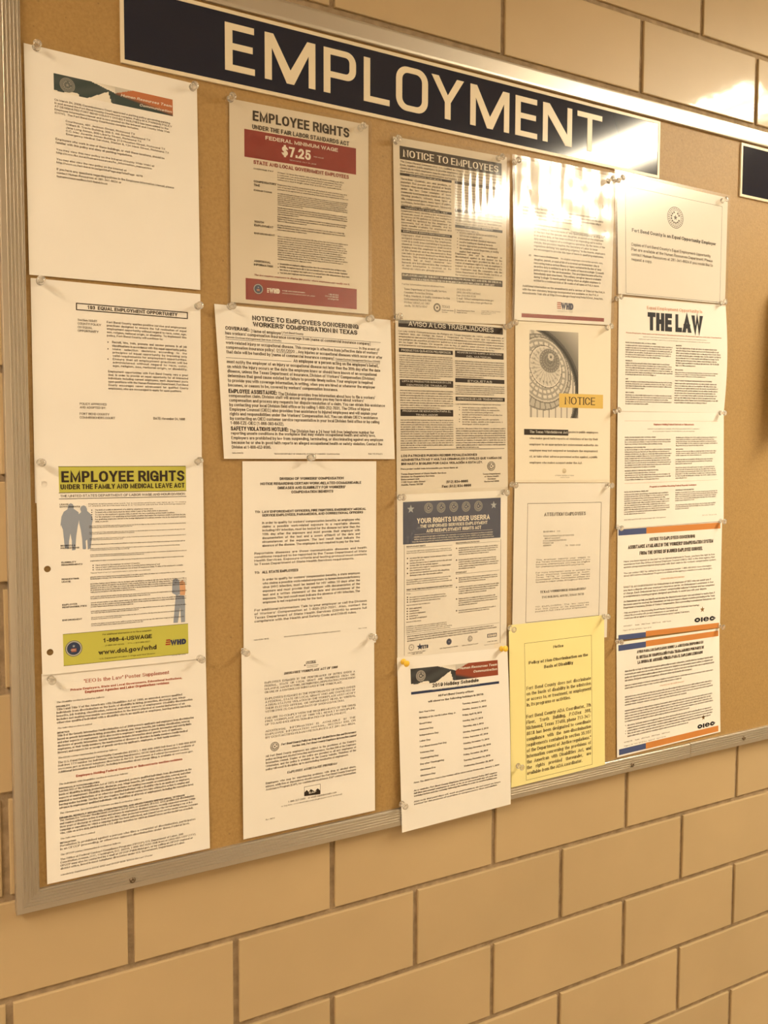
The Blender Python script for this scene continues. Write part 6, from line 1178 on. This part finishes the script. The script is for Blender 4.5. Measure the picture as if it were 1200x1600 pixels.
def seal(pr, x, y, r, style):
    P = PALETTE; lo, bg, fg = 2, None, P['K']
    if style in ('ghost', 'ghost2'): g = (.30, .29, .26) if style == 'ghost' else (.5, .47, .42); pr.ring(x, y, 0, r, (.13, .14, .13) if style == 'ghost' else (.09, .09, .09), 1); fg = g
    elif style == 'labor': pr.ring(x, y, 0, r, (.45, .45, .40), 1); pr.ring(x, y, 0, r * .8, (.03, .045, .10), 2); pr.ring(x, y, r * .93, r, (.05, .06, .1), 2); pr.rect(x - r * .3, y, x + r * .3, y + r * .42, (.35, .12, .08), 3); pr.rect(x - r * .38, y + r * .14, x + r * .22, y + r * .2, (.6, .5, .4), 4); pr.star(x, y - r * .3, r * .2, (.3, .35, .4), 3); return
    elif style == 'navy': pr.ring(x, y, 0, r, P['NAVY2'], 1); pr.star(x, y, r * .4, (.2, .22, .3), 2); pr.ring(x, y, r * .75, r * .8, (.25, .27, .35), 2); return
    elif style == 'dark': pr.ring(x, y, r * .62, r, P['K'], 1); pr.ring(x, y, r * .74, r * .8, (.5, .45, .38), 2); pr.star(x, y, r * .42, P['K'], 2); return
    elif style == 'grey': fg = (.2, .18, .16)
    elif style == 'tan': fg = (.52, .42, .22)
    elif style == 'military': fg = (.38, .37, .34) if y < 3 else P['K']
    pr.ring(x, y, r * .94, r, fg, 2); pr.ring(x, y, r * .66, r * .70, fg, 2); pr.star(x, y, r * .27, fg, 3)
    n = 26
    for i in range(n):      # ring lettering and wreath, as small marks
        a = 2 * math.pi * i / n; q = r * .82; s_ = r * .055
        pr.rect(x + q * math.cos(a) - s_, y + q * math.sin(a) - s_, x + q * math.cos(a) + s_, y + q * math.sin(a) + s_, fg, 3)
        if 1 < i % 26 < 25 and i % 2 == 0 and style != 'grey' and abs(a - 1.5 * math.pi) > .3:
            q = r * .50; pr.ring(x + q * math.cos(a), y + q * math.sin(a), 0, r * .105, fg, 3, 6)

LAMINATED = {'P5': .012, 'P9': .012, 'P11': .012, 'P13': .085, 'P17': .045, 'P15': .008}
def film_mesh(n, sh):
    W, H = sh['W'], sh['H']; mg = .22; nx, ny = 150, 40
    s = np.linspace(-mg / W, 1 + mg / W, nx + 1); t = np.linspace(-mg / H, 1 + mg / H, ny + 1); S_, T_ = np.meshgrid(s, t)
    x, y, z = surf(sh, S_, T_, .0005)
    A = LAMINATED[n]; k = 2 * math.pi / (.0140 if n == 'P9' else .0095)
    wv = np.sin(k * x + 2.2 * np.sin(9 * z + 1) + 1.3 * np.sin(21 * x)) * (.65 + .35 * np.sin(31 * x + 14 * z)) / k + (0 if n == 'P9' else .45) * np.sin(2 * math.pi / .0043 * x + 3 * np.sin(25 * z)) / (2 * math.pi / .0043)
    if n == 'P13':
        rg = np.random.default_rng(5); wv = 0
        for _k in range(14):
            lam = rg.uniform(.010, .055); kk = 2 * math.pi / lam; wv = wv + np.sin(kk * x + rg.uniform(0, 6) + rg.uniform(.5, 2) * np.sin(rg.uniform(8, 30) * z + rg.uniform(0, 6))) / kk * .38
            kz = 2 * math.pi / rg.uniform(.012, .05); wv = wv + np.sin(kz * z + rg.uniform(0, 6) + rg.uniform(.5, 3) * np.sin(rg.uniform(15, 50) * x)) / kz * .16
    amp = A * np.ones_like(x)
    if n == 'P13': f_ = np.clip((T_ + .10 * (1 - S_) - .36) / .12, 0, 1); amp = amp * (1 - f_ * f_ * (3 - 2 * f_)) * .9 + .003
    if n == 'P17': amp = amp * .3 + .09 * np.exp(-(S_ / .13) ** 2 - (T_ / .30) ** 2)
    if n == 'P9': amp = amp + .17 * np.exp(-((S_ - .71) / .14) ** 2 - ((T_ - .20) / .065) ** 2)
    if n == 'P17':
        k2 = 2 * math.pi / .012; wv = wv * .6 + np.sin(k2 * z + 2 * np.sin(30 * x)) / k2 * .7
    y = y - amp * wv
    y = np.minimum(y, surf(sh, S_, T_, .00035)[1]) if A < .02 else y - .0004
    V = np.stack([x.ravel(), y.ravel(), z.ravel()], 1).tolist()
    F = [(j * (nx + 1) + i, (j + 1) * (nx + 1) + i, (j + 1) * (nx + 1) + i + 1, j * (nx + 1) + i + 1) for j in range(ny) for i in range(nx)]
    assert (np.cross(np.array(V[F[0][1]]) - V[F[0][0]], np.array(V[F[0][2]]) - V[F[0][0]]))[1] < 0
    return mesh('laminate_film', V, F, M['film_dull' if n in ('P13', 'P17') else 'film'], True)

SHEET_INFO = {
 'P1': ('memo', 'white memo under a dark and orange banner, top left of the board', 'paper'),
 'P2': ('policy_sheet', 'white policy page with a boxed heading 103 EQUAL EMPLOYMENT OPPORTUNITY', 'paper'),
 'P3': ('poster', 'white hole-punched poster with yellow-green EMPLOYEE RIGHTS banner and grey-blue silhouettes', 'poster'),
 'P4': ('poster_supplement', 'white page of dense text headed EEO is the Law Poster Supplement in red', 'paper'),
 'P5': ('poster', 'white laminated EMPLOYEE RIGHTS poster with dark red $7.25 band', 'poster'),
 'P6': ('notice', 'white landscape notice on workers\' compensation in Texas, slightly crooked', 'notice'),
 'P7': ('notice', 'white page headed DIVISION OF WORKERS\' COMPENSATION, tucked under the landscape notice', 'notice'),
 'P8': ('notice', 'white DRUG FREE WORKPLACE ACT notice at the foot of the second column', 'notice'),
 'P9': ('notice', 'laminated black-headed NOTICE TO EMPLOYEES in two columns of small print', 'notice'),
 'P10': ('notice', 'Spanish AVISO A LOS TRABAJADORES notice with black heading bars', 'notice'),
 'P11': ('poster', 'laminated YOUR RIGHTS UNDER USERRA poster with navy top and five round seals', 'poster'),
 'P12': ('schedule', 'white 2019 Holiday Schedule hanging over the bottom frame on yellow pushpins', 'paper'),
 'P13': ('notice', 'laminated notice washed out by lamp glare, with a dark red bar along its foot', 'notice'),
 'P14': ('poster', 'cream poster with a grey dome photograph and gold NOTICE strip', 'poster'),
 'P15': ('notice', 'ATTENTION EMPLOYEES typewritten page inside a thin ruled border', 'notice'),
 'P16': ('notice', 'bright yellow paper notice on non-discrimination, overlapping the bottom frame', 'notice'),
 'P17': ('notice', 'landscape laminated equal opportunity employer notice with round seal, top right', 'notice'),
 'P18': ('poster', 'landscape poster with huge dark words THE LAW', 'poster'),
 'P19': ('poster_page', 'landscape second page of small print with red headings, below THE LAW', 'paper'),
 'P20': ('notice', 'landscape English notice with blue and orange bars headed NOTICE TO EMPLOYEES CONCERNING', 'notice'),
 'P21': ('notice', 'landscape Spanish notice with blue and orange bars, lowest at the right', 'notice'),
}
SHORT = {'P1': 'the memo with the dark and orange banner', 'P2': 'the 103 EQUAL EMPLOYMENT OPPORTUNITY page', 'P3': 'the poster with the yellow-green banner', 'P4': 'the poster supplement page', 'P5': 'the poster with the dark red $7.25 band',
 'P6': 'the landscape workers\' compensation notice', 'P8': 'the DRUG FREE WORKPLACE notice', 'P9': 'the NOTICE TO EMPLOYEES sheet', 'P10': 'the AVISO A LOS TRABAJADORES sheet', 'P11': 'the navy-topped USERRA poster', 'P12': 'the 2019 Holiday Schedule',
 'P13': 'the glare-washed notice', 'P14': 'the poster with the dome photograph', 'P15': 'the ATTENTION EMPLOYEES page', 'P16': 'the bright yellow notice', 'P17': 'the notice with round seal at top right', 'P18': 'THE LAW poster', 'P19': 'the page below THE LAW poster', 'P20': 'the English blue and orange barred notice', 'P21': 'the Spanish blue and orange barred notice'}
HOLES = {'P3': [(0.401, 5.573, 0.163), (0.404, 9.843, 0.165), (0.389, 1.282, 0.148)]}
for n, sh in SHEETS.items():
    nm, lab, cat = SHEET_INFO[n]
    a = surf(sh, 0, 1)
    t = empty(nm, a); tag(t, lab, cat, 'sheets pinned to the cork board')
    m = M['yellow'] if n == 'P16' else (M['cream'] if n == 'P14' else M['buff'] if n in ('P5', 'P9', 'P10') else M['paper'])
    o = obj('sheet', sheet_mesh('sheet', sh, m, holes=HOLES.get(n, ())), t, (-a[0], -a[1], -a[2]))
    groups = []            # one object per heading, paragraph, bar, seal or picture
    def pr(part, join=False):
        if join and groups and groups[-1][0] == part and groups[-1][2]: return groups[-1][1]
        groups.append((part, Print(sh), join)); return groups[-1][1]
    marks = [it for it in PRINT[n] if it[0] == 'B']
    for it in [i for i in PRINT[n] if i[0] != 'B']:
        k = it[0]
        if k == 'T': text_item(pr(it[10], (it[10] == 'body_text' and it[6] == 1 and isinstance(it[5], str)) or it[10] == 'flag_logo'), it)
        elif k == 'R': _, x0, y0, x1, y1, col, part, lay = it; pr(part, part == 'flag_logo').rect(x0, y0, x1, y1, PALETTE[col], lay)
        elif k == 'PIC': pic(pr(it[6]), it)
        elif k == 'BOX':
            _, x0, y0, x1, y1, th, col, part = it; q = pr(part); c = PALETTE[col]
            q.rect(x0, y0, x1, y0 + th, c, 1); q.rect(x0, y1 - th, x1, y1, c, 1); q.rect(x0, y0, x0 + th, y1, c, 1); q.rect(x1 - th, y0, x1, y1, c, 1)
        elif k == 'SEAL': seal(pr(it[5]), it[1], it[2], it[3], it[4])
        elif k == 'STAR': pr(it[5]).star(it[1], it[2], it[3], PALETTE[it[4]], it[6])
        elif k == 'POLY':
            P = it[1]; pr(it[3]).add(P, [tuple(range(len(P)))], PALETTE[it[2]], it[4])
    if marks:
        q = pr('bullet_marks')
        for it in marks: q.ring(it[1], it[2], 0, it[3], PALETTE['K'], 1, 8)
    for part, q, _j in groups:
        o2 = q.build(part, t)
        if part == 'bullet_marks': o2['kind'] = 'stuff'
    if n in LAMINATED: obj('laminate_film', film_mesh(n, sh), t, (-a[0], -a[1], -a[2]))

# ------------------------------------------------------------------ pushpins
PROF = [(.0001, 0), (.0046, 0), (.0049, .0006), (.0046, .0016), (.0030, .0026), (.0025, .0045), (.0027, .0080), (.0036, .0098), (.0050, .0106), (.0052, .0116), (.0046, .0124), (.0001, .0127)]
Vp, Fp = lathe(PROF, 20)
body_me = {c: mesh('barrel', Vp, Fp, M[c], True) for c in ('clear', 'yellow_pin')}
Vn, Fn = lathe([(.0001, -.0085), (.00055, -.006), (.00055, .001), (.0001, .001)], 8)
needle_me = mesh('needle', Vn, Fn, M['steel'], True)
def nearest(sh, x, z):
    s, t = .5, .5
    for _ in range(25):
        X, Y, Z = surf(sh, s, t); s += (x - X) / (sh['W'] * IN); t -= (z - Z) / (sh['H'] * IN)
    return s, t
for n, lst in PINS.items():
    for i, (px, pz) in enumerate(lst):
        sh = SHEETS[n]; s, t = nearest(sh, px * IN, pz * IN); y = float(surf(sh, min(max(s, -.02), 1.02), min(max(t, -.02), 1.02))[1]) - .0007
        yel = n == 'P12' and i < 2
        where = ('top left corner' if s < .4 else 'top right corner' if s > .6 else 'top middle') if t < .4 else ('lower left corner' if s < .4 else 'bottom middle')
        p = empty('pushpin', (px * IN, y, pz * IN))
        tag(p, '%s pushpin at %s of %s' % ('yellow' if yel else 'clear', where, SHORT[n].replace('the ', '', 1)), 'pushpin', 'pushpins on the board')
        p.rotation_euler = (math.pi / 2 + random.uniform(-.22, .12), random.uniform(-.15, .15), 0)
        obj('barrel', body_me['yellow_pin' if yel else 'clear'], p); obj('needle', needle_me, p)

# ------------------------------------------------------------------ added sheet beyond the view, its free edge curled out to shade the cork
CURL = dict(W=8.5, H=11, q=[[50.9, 41.3], [59.4, 41.3], [59.4, 30.3], [50.9, 30.3]], d=(10.5, 10.5, 10.5, 10.5), b=(0, 0, 0, 0))
def curl_mesh():
    nx, ny = 24, 24; V, F = [], []
    for back in (0, 1):
        for j in range(ny + 1):
            for i in range(nx + 1):
                s_, t_ = i / nx, j / ny; x, y, z = surf(CURL, s_, t_); V.append((x, y - .001 * (40 + 22 * math.sin(math.pi * min(1, t_ * 1.05) / 2)) * (1 - s_) ** 1.5 * min(1, .75 + t_ * 3) + back * .00011, z))
    f = [(j * (nx + 1) + i, (j + 1) * (nx + 1) + i, (j + 1) * (nx + 1) + i + 1, j * (nx + 1) + i + 1) for j in range(ny) for i in range(nx)]; n0 = (nx + 1) * (ny + 1)
    return mesh('sheet', V, f + [tuple(k + n0 for k in q[::-1]) for q in f], M['paper'], True)
cl = empty('shade_leaflet', (50.9 * IN, -.0105, 30.3 * IN)); tag(cl, 'added white sheet out of view, curling off the cork to shade it at the right edge', 'paper', 'sheets pinned to the cork board')
obj('sheet', curl_mesh(), cl, (-50.9 * IN, .0105, -30.3 * IN))
for px, pz in ((58.8, 40.8), (58.8, 31.0)):
    p = empty('pushpin', (px * IN, -.0112, pz * IN)); p.rotation_euler = (math.pi / 2 - .05, .05, 0)
    tag(p, 'clear pushpin at the %s right corner of added curling white sheet out of view' % ('top' if pz > 35 else 'lower'), 'pushpin', 'pushpins on the board'); obj('barrel', body_me['clear'], p); obj('needle', needle_me, p)
